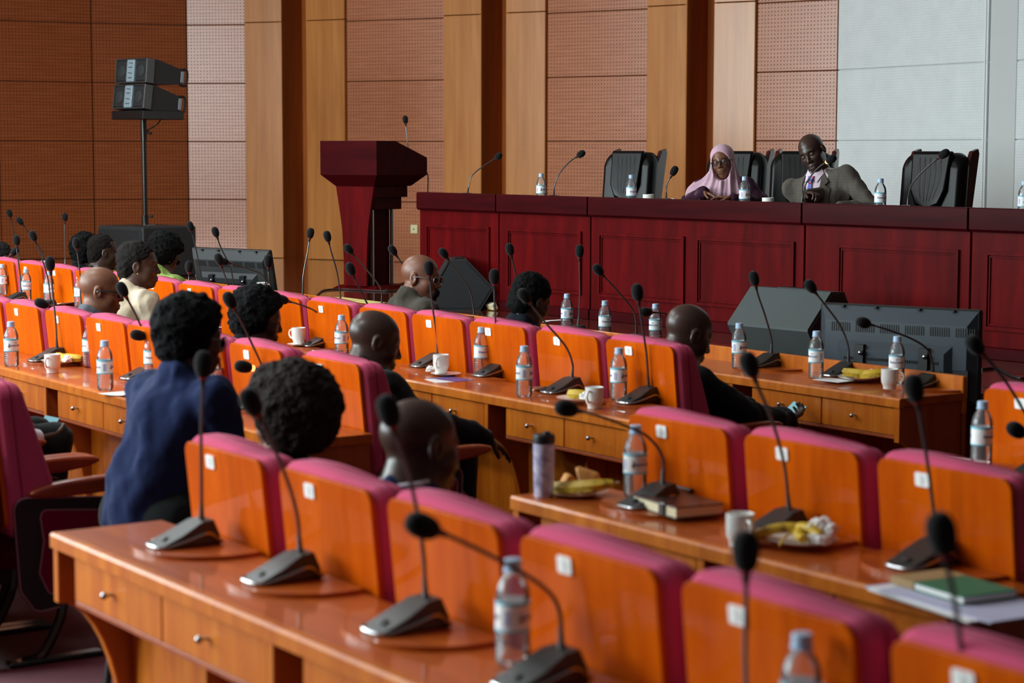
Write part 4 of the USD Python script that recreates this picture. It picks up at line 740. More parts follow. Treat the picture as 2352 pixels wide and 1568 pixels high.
def surface(f, ax, ay, az, B=8):
    """Surface nets over a grid with uneven spacing; only blocks near the surface are evaluated."""
    n = [len(a) for a in (ax, ay, az)]; V = np.full(n, 1.0, np.float32)
    cs = [[(i, min(i + B, m)) for i in range(0, m, B)] for m in n]
    cen = [np.array([(a[i] + a[min(j, len(a) - 1)]) / 2 for i, j in c]) for a, c in zip((ax, ay, az), cs)]
    hw = [np.array([(a[min(j, len(a) - 1)] - a[i]) / 2 for i, j in c]) for a, c in zip((ax, ay, az), cs)]
    G = np.stack(np.meshgrid(*cen, indexing='ij'), -1); R = np.sqrt(sum(g ** 2 for g in np.meshgrid(*hw, indexing='ij')))
    D = f(G.reshape(-1, 3).astype(np.float32)).reshape(R.shape)
    act = np.abs(D) < 1.25 * R + .008
    idx, pts = [], []
    for a, b, c in np.ndindex(*R.shape):
        (i0, i1), (j0, j1), (k0, k1) = cs[0][a], cs[1][b], cs[2][c]
        if not act[a, b, c]: V[i0:i1, j0:j1, k0:k1] = D[a, b, c]
        else: idx.append((i0, i1, j0, j1, k0, k1)); pts.append(np.stack(np.meshgrid(ax[i0:i1], ay[j0:j1], az[k0:k1], indexing='ij'), -1).reshape(-1, 3))
    if not pts: return None
    vals = f(np.vstack(pts).astype(np.float32)); o = 0
    for (i0, i1, j0, j1, k0, k1), p in zip(idx, pts): V[i0:i1, j0:j1, k0:k1] = vals[o:o + len(p)].reshape(i1 - i0, j1 - j0, k1 - k0); o += len(p)
    S = V < 0; cnt = sum(S[i:n[0] - 1 + i, j:n[1] - 1 + j, k:n[2] - 1 + k].astype(np.int8) for i, j, k in np.ndindex(2, 2, 2))
    ci = np.argwhere((cnt > 0) & (cnt < 8)); num = np.full([m - 1 for m in n], -1, np.int64); num[tuple(ci.T)] = np.arange(len(ci))
    acc, w = np.zeros((len(ci), 3)), np.zeros(len(ci)); A = (ax, ay, az)
    for d in range(3):
        e1, e2 = [x for x in range(3) if x != d]
        for u, v in np.ndindex(2, 2):
            a = ci.copy(); a[:, e1] += u; a[:, e2] += v; b = a.copy(); b[:, d] += 1; va, vb = V[tuple(a.T)], V[tuple(b.T)]; m = (va < 0) != (vb < 0)
            t = np.where(m, va / np.where(m, va - vb, 1), 0); P = np.stack([A[x][a[:, x]] for x in range(3)], -1).astype(float); P[:, d] += t * (A[d][b[:, d]] - A[d][a[:, d]]); acc += P * m[:, None]; w += m
    verts = acc / w[:, None]; F = []
    for d in range(3):
        e1, e2 = (d + 1) % 3, (d + 2) % 3; lo = [slice(None)] * 3; hi = [slice(None)] * 3; lo[d] = slice(0, -1); hi[d] = slice(1, None)
        s0, s1 = S[tuple(lo)], S[tuple(hi)]; q = np.argwhere(s0 != s1); q = q[(q[:, e1] > 0) & (q[:, e2] > 0) & (q[:, e1] < n[e1] - 1) & (q[:, e2] < n[e2] - 1)]
        if not len(q): continue
        def at(u, v): r = q.copy(); r[:, e1] -= u; r[:, e2] -= v; return num[tuple(r.T)]
        Q = np.stack([at(1, 1), at(0, 1), at(0, 0), at(1, 0)], -1); fl = ~s0[tuple(q.T)]; Q[fl] = Q[fl][:, ::-1]; F.append(Q)
    Q = np.vstack(F); f_ = np.vstack([Q[:, [0, 1, 2]], Q[:, [0, 2, 3]]])
    return trimesh.Trimesh(verts, f_, process=False)

from scipy.ndimage import map_coordinates as _mc
_vol = meshkit.noise(np.stack(np.meshgrid(*[np.arange(96) / 4.0] * 3, indexing='ij'), -1), 5).astype(np.float32)   # 24 noise cells a side
def nz(P): return _mc(_vol, (np.asarray(P).T * 4.0) % 95, order=1, mode='nearest')
def fb(P): return .57 * nz(P) + .29 * nz(P * 2 + 3.7) + .14 * nz(P * 4 + 8.1)
def near(P, c, r, f):
    """f evaluated only within r of c; beyond, the distance to that ball."""
    d = cone(P, c, c, 0, 0) - np.float32(r * .72); m = d < r * .28 + .02
    if m.any(): d[m] = f(P[m])
    return d
HEADS = {'m': dict(w=1.0, jaw=1.0, nose=1.0), 'f': dict(w=.95, jaw=.9, nose=.85)}
def head_sdf(p, sex='m', mouth=0.0, lids=0.0):
    """Head frame: origin between the ears, y to the front, z up; crown at +.115, chin at -.122."""
    h = HEADS[sex]; q = p.copy(); q[..., 0] = np.abs(q[..., 0]) / h['w']; s = lambda *c: np.array(c)
    d = ell(q, (0, -.014, .034), (.0765, .0985, .083))
    d = smin(d, ell(q, (0, .025, -.04), (.06 * h['jaw'] + .002, .064, .078)), .035)
    d = smin(d, ell(q, (0, .066, -.1), (.027 * h['jaw'], .02, .02)), .03)
    d = smin(d, ell(q, (.036, .055, -.026), (.026, .027, .024)), .025)                          # cheekbones
    d = smin(d, cone(q, (0, .078, .024), (.036, .068, .024), .012, .010), .018)                # brow
    d = smax(d, -ell(q, (.031, .1, .003), (.017, .016, .011)), .012)                           # eye sockets
    d = smin(d, ell(q, (.031, .074, .003), (.0145, .0135, .0095 + .002 * lids)), .004)              # lids
    n_ = h['nose']; d = smin(d, cone(q, (0, .083, .012), (0, .104, -.03), .0075, .0115 * n_), .012); d = smin(d, ell(q, (.0125 * n_, .094, -.034), (.0095, .0105, .008)), .007)
    d = smax(d, -ell(q, (.0075, .1, -.043), (.0045, .006, .004)), .003)
    d = smin(d, ell(q, (0, .081, -.068), (.03, .016, .02)), .014)                               # muzzle
    d = smin(d, ell(q, (0, .0935, -.0625), (.022, .0085, .0058)), .005); d = smin(d, ell(q, (0, .092, -.0745 - .006 * mouth), (.0205, .0088, .0068)), .005)
    d = smax(d, -ell(q, (0, .105, -.0685 - .003 * mouth), (.023, .014, .0016 + .005 * mouth)), .003)
    ear = ell(q, (.0795, -.008, -.004), (.0095, .0205, .032)); ear = smax(ear, -ell(q, (.089, -.004, -.002), (.0065, .012, .02)), .004)
    return smin(d, ear, .006)
def hand_prims(wrist, dirn, normal, side, curl=.4, spread=.12, thumb=.6, s=1.0):
    """Palm, five fingers of their own length with knuckle bends, thumb from the side of the palm. Returns capsules (a, b, ra, rb)."""
    d = np.asarray(dirn, float); d /= np.linalg.norm(d); n = np.asarray(normal, float); n -= d * (n @ d); n /= np.linalg.norm(n); x = np.cross(d, n) * side; w = np.asarray(wrist, float); C = []
    for k in range(4):
        o = (-.027 + .018 * k) * s; b = w + d * (.088 - .004 * abs(k - 1.3)) * s + x * o; C.append((w + x * o * .6 + d * .012 * s, b, .0135 * s, .0108 * s))
        L = (.071, .080, .074, .058)[k] * s; a = curl * .55; p = b; dd = d + x * spread * (k - 1.5) * .5
        for seg, fr in enumerate((.45, .31, .24)):
            a2 = a + curl * seg * .75; v = dd * math.cos(a2) + n * math.sin(a2); v /= np.linalg.norm(v); e = p + v * L * fr; C.append((p, e, (.0092 - .0008 * seg) * s, (.0086 - .0008 * seg) * s)); p = e
    b = w + d * .025 * s - x * .026 * s; v = d * .62 - x * .62 * thumb + n * .45; v /= np.linalg.norm(v); k1 = b + v * .042 * s; v2 = d * .85 - x * .1 + n * (.3 + curl * .4); v2 /= np.linalg.norm(v2); C += [(b, k1, .0135 * s, .0108 * s), (k1, k1 + v2 * .032 * s, .0105 * s, .0088 * s)]
    return C
SKIN = {}
def skin(name, c, rough=.42):
    c = np.array(lin(*c)); mat(name, {'t': ('texture_coordinate', {}), 'n': ('noise_texture', {'scale': 14.0, 'detail': 3.0}), 'r': ('rgb_ramp', {'ramp': [(.3, tuple(c * .86)), (.7, tuple(c * 1.12))]}), 'n2': ('noise_texture', {'scale': 420.0, 'detail': 1.0}), 'b': ('bump', {'strength': .12, 'distance': .001}),
        'p': ('principled_bsdf', dict(roughness=rough, specular_ior_level=.5, subsurface_weight=.06, subsurface_radius=(.6, .25, .15), subsurface_scale=.004))},
        [('t.object', 'n.vector'), ('n.fac', 'r.fac'), ('r.color', 'p.base_color'), ('t.object', 'n2.vector'), ('n2.fac', 'b.height'), ('b.normal', 'p.normal')])
skin('skin_deep', (66, 47, 40), .34); skin('skin_dark', (84, 58, 46)); skin('skin_brown', (122, 80, 58)); skin('skin_warm', (126, 82, 62))
def curly(name, c, sc=160.):
    mat(name, {'t': ('texture_coordinate', {}), 'v': ('voronoi_texture', {'scale': sc}), 'n': ('noise_texture', {'scale': sc * 1.6, 'detail': 3.0}), 'a': ('math', {'math_type': 'add'}), 'b': ('bump', {'strength': .9, 'distance': .006}), 'r': ('rgb_ramp', {'ramp': [(.2, tuple(np.array(lin(*c)) * 1.6)), (.7, tuple(np.array(lin(*c)) * .5))]}), 'p': ('principled_bsdf', dict(roughness=.75, specular_ior_level=.12))},
        [('t.object', 'v.vector'), ('t.object', 'n.vector'), ('v.distance', 'a.value1'), ('n.fac', 'a.value2'), ('a.value', 'b.height'), ('b.normal', 'p.normal'), ('v.distance', 'r.fac'), ('r.color', 'p.base_color')])
curly('hair_black', (11, 11, 12)); curly('hair_brown', (40, 32, 29), 90.); curly('hair_grey', (38, 35, 34), 220.); curly('hair_shaved', (34, 28, 26), 420.)
for nm, c in dict(cloth_navy=(30, 42, 78), cloth_black=(22, 23, 25), cloth_beige=(206, 190, 164), cloth_peach=(206, 146, 108), cloth_olive=(66, 62, 54), cloth_greygreen=(44, 52, 50), cloth_slate=(92, 98, 106), cloth_lime=(150, 178, 92), cloth_midnight=(24, 27, 36), cloth_trousers=(30, 36, 36), hijab=(208, 172, 188)).items(): fabric(nm, lin(*c), 420., sheen=.12 if nm != 'hijab' else .3, var=.1)
fabric('shirt_white', lin(232, 226, 236), 600., sheen=.1, var=.03); fabric('shirt_pink', lin(226, 208, 222), 600., sheen=.1, var=.03)
# grey check blazer
mat('check_cloth', {'t': ('texture_coordinate', {}), 's': ('separate_xyz', {}), 'wx': ('math', {'math_type': 'multiply', 'value2': 58.0}), 'fx': ('math', {'math_type': 'fraction'}), 'lx': ('math', {'math_type': 'less_than', 'value2': .10}), 'wz': ('math', {'math_type': 'multiply', 'value2': 50.0}), 'fz': ('math', {'math_type': 'fraction'}), 'lz': ('math', {'math_type': 'less_than', 'value2': .12}), 'mx': ('math', {'math_type': 'maximum'}),
    'n': ('noise_texture', {'scale': 500.0, 'detail': 2.0}), 'r': ('rgb_ramp', {'ramp': [(.3, lin(72, 68, 62)), (.7, lin(104, 98, 90))]}), 'sc': ('math', {'math_type': 'multiply', 'value2': .16}), 'x': ('mix', {'color2': lin(140, 134, 124)}), 'p': ('principled_bsdf', dict(roughness=.9, specular_ior_level=.15, sheen_weight=.1))},
    [('t.object', 's.vector'), ('s.x', 'wx.value1'), ('wx.value', 'fx.value1'), ('fx.value', 'lx.value1'), ('s.z', 'wz.value1'), ('wz.value', 'fz.value1'), ('fz.value', 'lz.value1'), ('lx.value', 'mx.value1'), ('lz.value', 'mx.value2'), ('t.object', 'n.vector'), ('n.fac', 'r.fac'), ('r.color', 'x.color1'), ('mx.value', 'sc.value1'), ('sc.value', 'x.fac'), ('x.color', 'p.base_color')])
mat('tie_floral', {'t': ('texture_coordinate', {}), 'v': ('voronoi_texture', {'scale': 62.0}), 'sp': ('separate_color', {'color_type': 'hsv'}), 'r': ('rgb_ramp', {'ramp': [(0, lin(40, 24, 60)), (.3, lin(44, 26, 70)), (.31, lin(190, 60, 96)), (.55, lin(90, 110, 190)), (.8, lin(50, 26, 66)), (1, lin(200, 120, 150))], 'interpolate': False}), 'c': ('rgb_to_bw', {}), 'p': ('principled_bsdf', dict(roughness=.45))},
    [('t.object', 'v.vector'), ('v.color', 'c.color'), ('c.val', 'r.fac'), ('r.color', 'p.base_color')])
mat('dress_plum', {'t': ('texture_coordinate', {}), 'v': ('voronoi_texture', {'scale': 13.0, 'randomness': .8}), 'w': ('math', {'math_type': 'multiply', 'value2': 60.0}), 'f': ('math', {'math_type': 'fraction'}), 'a': ('math', {'math_type': 'less_than', 'value2': .35}), 'b': ('math', {'math_type': 'less_than', 'value2': .42}), 'c': ('math', {'math_type': 'multiply'}), 'n': ('noise_texture', {'scale': 120.0}), 'd': ('math', {'math_type': 'greater_than', 'value2': .5}), 'e': ('math', {'math_type': 'multiply'}), 'e2': ('math', {'math_type': 'multiply', 'value2': .6}),
    'x': ('mix', {'color1': lin(56, 26, 46), 'color2': lin(206, 160, 186)}), 'p': ('principled_bsdf', dict(roughness=.75, specular_ior_level=.2))},
    [('t.object', 'v.vector'), ('v.distance', 'w.value1'), ('w.value', 'f.value1'), ('f.value', 'a.value1'), ('v.distance', 'b.value1'), ('a.value', 'c.value1'), ('b.value', 'c.value2'), ('t.object', 'n.vector'), ('n.fac', 'd.value1'), ('c.value', 'e.value1'), ('d.value', 'e.value2'), ('e.value', 'e2.value1'), ('e2.value', 'x.fac'), ('x.color', 'p.base_color')])
plain('eye_white', lin(206, 200, 196), .2, coat=.5); plain('iris', lin(30, 20, 16), .15, coat=.5); plain('lip_dark', lin(92, 54, 50), .7, specular_ior_level=.2); plain('glasses_black', lin(22, 22, 24), .25, coat=.5); plain('glasses_steel', lin(150, 156, 164), .3, metal=.8)

def person(label, head, face, seat=.57, sex='m', hs=1.0, rh=(0, 0, 0), lean=(0, .03), sk='skin_dark', top='cloth_black', legs='cloth_trousers', hair=None, collar=None, arms=None, mouth=0.0, glasses=None, beard=None, res=.0055, cres=.0105, extra=None, cut_top=None, hands=None, seed=0, earring=False, cuff=None, wide=1.0, lids=0.0, bulge=1.0, turn=0.0, neck=.145, tilt=0.0):
    """head: the head's middle in space; face: the direction the body faces (angle in plan); rh: the head's own turn (yaw, pitch, roll) from the body;
    lean: the head's shift right and forward of the hips; arms: per side (elbow, wrist) in the body's frame, hands: per side dict for hand_prims."""
    head = np.array(head, float); a = face - math.pi / 2; c, s = math.cos(a), math.sin(a)
    off = np.array([c * lean[0] - s * lean[1], s * lean[0] + c * lean[1], 0]); root = head - off; root[2] = seat
    t = thing('person', label, 'person', root, a)
    Hc = np.array([lean[0], lean[1], head[2] - seat]); Rh = rmat(*rh) * hs; Ri = np.linalg.inv(Rh); Ri32, Hc32 = Ri.T.astype(np.float32), Hc.astype(np.float32); loc = lambda P: (P - Hc32) @ Ri32
    sw_ = (.185 if sex == 'm' else .16) * wide; nb = np.array([lean[0] * .82, lean[1] - .045, Hc[2] - neck * hs]); ch = np.array([lean[0] * .6, lean[1] * .55 - .015, nb[2] - .17]); wa = np.array([lean[0] * .25, .0, .14]); T_ = nb[2]
    Rt = np.array([[math.cos(turn), -math.sin(turn), 0], [math.sin(turn), math.cos(turn), 0], [0, 0, 1]])
    SH = [nb + Rt @ np.array([sg * sw_, -.01, -.045 - sg * tilt]) for sg in (-1, 1)]
    arms = arms or {}
    dflt = {-1: (SH[0] + [-.05, .05, -.25], SH[0] + [.0, .27, -.28]), 1: (SH[1] + [.05, .05, -.25], SH[1] + [.0, .27, -.28])}
    AR = {sg: [np.array(v, float) for v in (arms.get(sg) or dflt[sg])] for sg in (-1, 1)}
    HP = []
    for sg in (-1, 1):
        el, wr = AR[sg]; hd = (hands or {}).get(sg, {}); HP += hand_prims(wr, hd.get('dir', wr - el), hd.get('normal', (0, 0, -1)), sg, hd.get('curl', .45), thumb=hd.get('thumb', .6), s=.96 if sex == 'm' else .88)
    def torso(P, g=0.0):
        d = smin(cone(P, wa, ch, .125 + g, .145 + g), cone(P, [0, 0, .05], wa, .155 + g, .13 + g), .05)
        q = (P - ch.astype(np.float32)) @ Rt.astype(np.float32); d = smin(d, ell(q, (0, .0, .03), (sw_ * .95 + g, .115 * bulge + g, .16)), .05)
        d = smin(d, cone(P, SH[0], SH[1], .058 + g, .058 + g), .05); return smin(d, cone(P, nb + [0, -.01, .02], nb + [0, 0, -.1], .07, .12), .05)
    def armf(P, g=0.0):
        d = np.full(len(P), 9.0)
        for sg, S in zip((-1, 1), SH): el, wr = AR[sg]; d = np.minimum(d, smin(cone(P, S, el, .054 + g, .043 + g), cone(P, el, el + (wr - el) * (.96 if g else 1.0), .042 + g, .028 + g * 1.1), .02))
        return d
    KN = [np.array([sg * .11, .44, .05]) for sg in (-1, 1)]
    def legf(P, g=0.0):
        d = cone(P, [-.09, 0, .03], [.09, 0, .03], .12 + g, .12 + g)
        for sg, k in zip((-1, 1), KN): f_ = np.array([sg * .11, .42, -seat + .09]); d = smin(d, smin(cone(P, [sg * .1, .02, .04], k, .085 + g, .062 + g), cone(P, k, f_, .058 + g, .042 + g), .03), .04)
        return d
    nk = Hc + Rh @ np.array([0, -.03, -.06]); 
    def body(P):
        d = near(P, Hc, .26, lambda Q: head_sdf(loc(Q), sex, mouth, lids) * hs); d = smin(d, cone(P, nk, nb + [0, -.01, .0], .052 * hs, .06 * hs), .03); d = smin(d, torso(P, -.012), .04); d = smin(d, armf(P, -.006), .02)
        def hf(Q, part):
            h = np.full(len(Q), 9.0)
            for c_ in part: h = smin(h, cone(Q, *c_), .003)
            return h
        for part in (HP[:len(HP) // 2], HP[len(HP) // 2:]): c0 = np.mean([c_[0] for c_ in part], 0); d = smin(d, near(P, c0, .2, lambda Q: hf(Q, part)), .006)
        d = np.minimum(d, smin(legf(P, -.012), d, .03))
        for sg in (-1, 1): d = smin(d, cone(P, [sg * .11, .40, -seat + .06], [sg * .12, .56, -seat + .035], .04, .032), .03)
        return d
    cs = np.array([Hc + Rh @ np.array(v) for v in np.array(np.meshgrid([-.1, .1], [-.13, .13], [-.15, .14])).reshape(3, -1).T]); lo, hi = cs.min(0), cs.max(0); fine = [[(lo[k], hi[k], res)] for k in range(3)]
    if hands:
        for sg in hands:
            hp = np.array([c_[0] for c_ in hand_prims(AR[sg][1], hands[sg].get('dir', AR[sg][1] - AR[sg][0]), hands[sg].get('normal', (0, 0, -1)), sg)]); 
            for k in range(3): fine[k].append((hp[:, k].min() - .05, hp[:, k].max() + .05, hands[sg].get('res', res)))
    xs = np.array([AR[sg][k] for sg in (-1, 1) for k in (0, 1)]); bl = np.minimum(xs.min(0) - .2, [-.34, -.27, -seat]); bh = np.maximum(np.maximum(xs.max(0) + .22, [.34, .62, 0]), hi + .05); bl = np.minimum(bl, lo - .05); bl[2] = -seat - .01
    obj('body', surface(body, *[axis(bl[k], bh[k], .022, fine[k]) for k in range(3)]), sk, t, smooth=True)
    fold = lambda P, A_=.028: np.clip(A_ * (fb(P * [13, 13, 6] + seed * 5.3) - .5) * 2, -.02, .006)
    def topf(P):
        d = smin(torso(P, .012), armf(P, .012), .03); d = smin(d, cone(P, nb + [0, -.012, -.03], nb + [0, -.03, .03 if not collar else -.005], .09, .070), .03) + fold(P); d = smax(d, -(cone(P, nb + [0, .012, -.01], nb + [0, .03, .16], .056, .085)), .010)
        d = smax(d, -(P[:, 2] - .0) if False else (-.02 - P[:, 2]), .01); return cut_top(P, d) if cut_top else d
    env = dict(t=t, Hc=Hc, Rh=Rh, Ri=Ri, loc=loc, nb=nb, ch=ch, SH=SH, AR=AR, torso=torso, armf=armf, topf=topf, hs=hs, fold=fold, nk=nk, HP=HP)
    obj('jacket' if sex == 'm' or 'navy' in top else 'top', surface(topf, *[axis(bl[k], bh[k], cres, []) for k in range(3)]), top, t, smooth=True)
    obj('trousers', surface(lambda P: smax(legf(P, .006) + fold(P, .01), P[:, 2] - .16, .02), *[axis(v0, v1, .026, []) for v0, v1 in ((-.3, .3), (-.25, .62), (-seat + .02, .24))]), legs, t, smooth=True)
    for sg in (-1, 1): obj('shoe', T(pillow_x(Polygon([(-.09, 0), (.17, 0), (.18, .03), (.08, .07), (-.03, .1), (-.09, .09)]), -.042, .042, .02), (sg * .115, .43, -seat)), 'black_plastic', t, smooth=50)
    if collar:
        def colf(P): q = (P - nb) - np.array([0, .012, 0]); d = np.abs(cone(P, nk, nb + [0, -.01, .0], .060 * hs, .070 * hs)) - .006; z = q[:, 2] - .10 * q[:, 1]; return np.maximum(np.maximum(d, z - .064), -.03 - z)
        obj('collar', surface(colf, *[axis(nb[k] - .13, nb[k] + .14, .0055, []) for k in range(3)]), collar, t, smooth=True)
    if cuff: w_ = AR[1][1]; e_ = w_ - AR[1][0]; e_ = e_ / np.linalg.norm(e_); obj('shirt_cuff', tube([w_ - e_ * .035, w_ - e_ * .02, w_ + e_ * .012], [.046, .047, .044], 16), cuff, t)
    if hair:
        kind = hair[0]; hm = hair[1]
        def hairf(P):
            q = loc(P)
            if kind == 'afro': r = hair[2]; d = ell(q, (0, -.03, .045), (.078 + r, .098 + r, .088 + r)) ; d = smin(d, ell(q, (0, -.07, -.03), (.07 + r * .7, .05 + r * .6, .07)), .03); d = d - .012 * (nz(q * 60 + seed) - .5) - .008 * (nz(q * 130) - .5); d = d - (.03 * (fb(q * 24 + seed) - .5) if r > .02 else 0); d = smax(d, q[:, 1] - .028 - .85 * np.maximum(q[:, 2] - .02, 0), .016)
            else:
                r = hair[2]; line = hair[3] if len(hair) > 3 else .07; d = ell(q, (0, -.014, .034), (.0775 + r, .0995 + r, .084 + r)); d = smin(d, ell(q, (0, -.05, -.03), (.061 + r, .05 + r, .06)), .03)
                d = smax(d, (q[:, 1] - .004) * .8 - np.maximum(q[:, 2] - (line - .04), 0) * 2.0, .014); d = smax(d, (-.052 - q[:, 2]) * .9, .012); d = smax(d, .9 * (.030 - np.hypot(q[:, 1] + .004, (q[:, 2] + .006) * .9)) - 4 * np.maximum(.06 - np.abs(q[:, 0]), 0), .004); d = d - .0025 * (nz(q * 150) - .5)
            return d * hs
        m = hair[2] + .04; obj('hair', surface(hairf, *[axis(lo[k] - m, hi[k] + m, .0058 if kind == 'afro' else res, []) for k in range(3)]), hm, t, smooth=True)
    if beard:
        bf = lambda P: smax(head_sdf(loc(P), sex, mouth, lids) - .0035 - .002 * nz(loc(P) * 220), np.maximum(np.hypot(loc(P)[:, 0], (loc(P)[:, 2] + .088) * .8) - .034, .05 - loc(P)[:, 1]), .004) * hs
        obj('beard', surface(bf, *[axis(lo[k], hi[k], .004, []) for k in range(3)]), beard, t, smooth=True)
    HT = lambda m: trimesh.Trimesh(np.asarray(m.vertices) @ Rh.T + Hc, m.faces, process=False)
    env['HT'] = HT
    if glasses:
        g = []; gy = .099
        for sx in (-1, 1):
            rim = [(sx * .033 + .024 * math.cos(b) * (1 + .05 * math.cos(2 * b)), gy - .08 * abs(.024 * math.cos(b) + .033 * 1) ** 1.2, -.002 + .0185 * math.sin(b)) for b in np.linspace(0, 2 * math.pi, 22)]; g.append(tube(rim, .0022, 6)); g.append(tube([(sx * .058, gy - .012, .006), (sx * .078, .05, .008), (sx * .083, -.005, .006), (sx * .082, -.02, -.01)], .0022 if glasses != 'thick' else .004, 6))
        g.append(tube([(-.01, gy, .003), (0, gy + .004, .006), (.01, gy, .003)], .0022, 6)); o = obj('glasses', HT(trimesh.util.concatenate(g)), 'glasses_steel' if glasses == 'steel' else 'glasses_black', t)
        for sx in (-1, 1): obj('lens', HT(hull([(sx * .033 + .0225 * math.cos(b), gy - .003 + dy - .004, -.002 + .0172 * math.sin(b)) for b in np.linspace(0, 2 * math.pi, 18) for dy in (0, .0012)])), 'lens_glass', o)
    if earring: obj('earring', HT(sph((.082 * HEADS[sex]['w'] * 1.03, .004, -.04), .005)), 'gold', t)
    if extra: extra(env)
    return t
FN = math.atan2(N[1], N[0])          # the audience looks along N
def drape(sd, poly, y0, off, th, step=.012, lo=-.3):
    """A flat outline in (x, z) laid on a surface from the front, with thickness."""
    m = prism(poly, th, 'y', 0).subdivide_to_size(step); v = np.array(m.vertices); q = np.c_[v[:, 0], np.full(len(v), y0), v[:, 2]]
    for _ in range(40): d = sd(q); q[:, 1] -= np.clip(d - off * 0, -.02, .05) * .9; q[:, 1] = np.maximum(q[:, 1], lo)
    m.vertices = np.c_[v[:, 0], q[:, 1] + off + v[:, 1] , v[:, 2]]; return m
def H(x, y, p): return at_p(x, y, p)
# --- the two people at the high table
FT = TRZ + math.pi / 2 + math.pi      # from the table towards the hall
def woman():
    P = table_at(1660, 372, .78, 0); P = EYEP + ray(1660, 372) * (((TA - EYEP) @ tn + .80) / (ray(1660, 372) @ tn))
    fc = FT + .62
    seat = STAGE + .57
    def ex(e):
        loc, Hc, t = e['loc'], e['Hc'], e['t']; nb, ch, HT = e['nb'], e['ch'], e['HT']
        def hij(Q):
            q = loc(Q); d = ell(q, (0, -.02, .035), (.09, .108, .099)); d = smin(d, ell(q, (0, .005, -.05), (.083, .09, .1)), .04); d = smin(d, cone(Q, Hc + [0, -.01, -.12], nb + [0, .03, -.07], .092, .15), .06); d = smin(d, cone(Q, nb + [.0, .02, -.06], ch + [.01, .085, -.06], .13, .115), .06)
            d = smin(d, cone(Q, nb + [.02, -.01, -.03], e['SH'][1] + [.03, .0, -.04], .09, .085), .05); d = smin(d, cone(Q, nb + [.02, -.01, -.03], e['SH'][0] + [.05, -.03, .0], .09, .05), .05)
            ang = np.arctan2(Q[:, 0] - Hc[0] - .2 * (Q[:, 2] - Hc[2]), Q[:, 1] - Hc[1] + .05); low = np.clip((Hc[2] + .04 - Q[:, 2]) / .15, 0, 1)
            d = d - .008 * low * np.sin(ang * 15 + 26 * Q[:, 2] + 4 * nz(Q * 9)) - .0045 * low * np.sin(ang * 31 + 40 * Q[:, 2])
            d = d - .0022 * (1 - low) * np.sin(q[:, 1] * 90 + q[:, 2] * 40 + 3 * nz(q * 14))
            o = np.sqrt((q[:, 0] / .0715) ** 2 + ((q[:, 2] + .022) / np.where(q[:, 2] > -.022, .098, .112)) ** 2) - 1; d = smax(d, -np.maximum(o * .06, .015 - q[:, 1]), .006); return d
        b = Hc; obj('headscarf', surface(hij, *[axis(v0, v1, .006, []) for v0, v1 in ((b[0] - .36, b[0] + .36), (b[1] - .3, b[1] + .3), (b[2] - .62, b[2] + .15))]), 'hijab', t, smooth=True)
        for sx in (-1, 1):
            o = obj('eye', HT(sph((sx * .0302, .0768, .003), .0118, 3)), 'eye_white', t); obj('iris', HT(sph((sx * .0302 - .003, .0846, .0028), (.0052, .0045, .0056), 2)), 'iris', o)
            obj('eyebrow', HT(tube(spline([(sx * .014, .0865, .022), (sx * .030, .086, .028), (sx * .045, .075, .022)], 5), [.002] * 11, 6)), 'hair_black', t)
        obj('lips', HT(trimesh.util.concatenate([sph((0, .0902, -.0626), (.0195, .0062, .0048), 3), sph((0, .0888, -.0742), (.0185, .0066, .0058), 3)])), 'lip_dark', t)
    nbz = 0
    hw = P[2] - seat
    wz = WORK - seat + .115
    person('woman in pale pink headscarf and black glasses resting clasped hands on the high table', P, fc, seat, 'f', .97, (-.12, -.03, .2), (.02, .20), 'skin_brown', 'dress_plum', 'cloth_black', glasses='thick', res=.0034, cres=.009,
           arms={1: ((.27, .14, .27), (.125, .385, wz - .005)), -1: ((-.26, .16, .27), (-.085, .42, wz - .05))}, hands={1: dict(dir=(-.85, .3, -.3), normal=(-.3, .25, -.9), curl=.22, res=.004), -1: dict(dir=(.95, .12, .03), normal=(.0, .3, -1), curl=.2, res=.0042)}, extra=ex, seed=1, bulge=1.2)
woman()
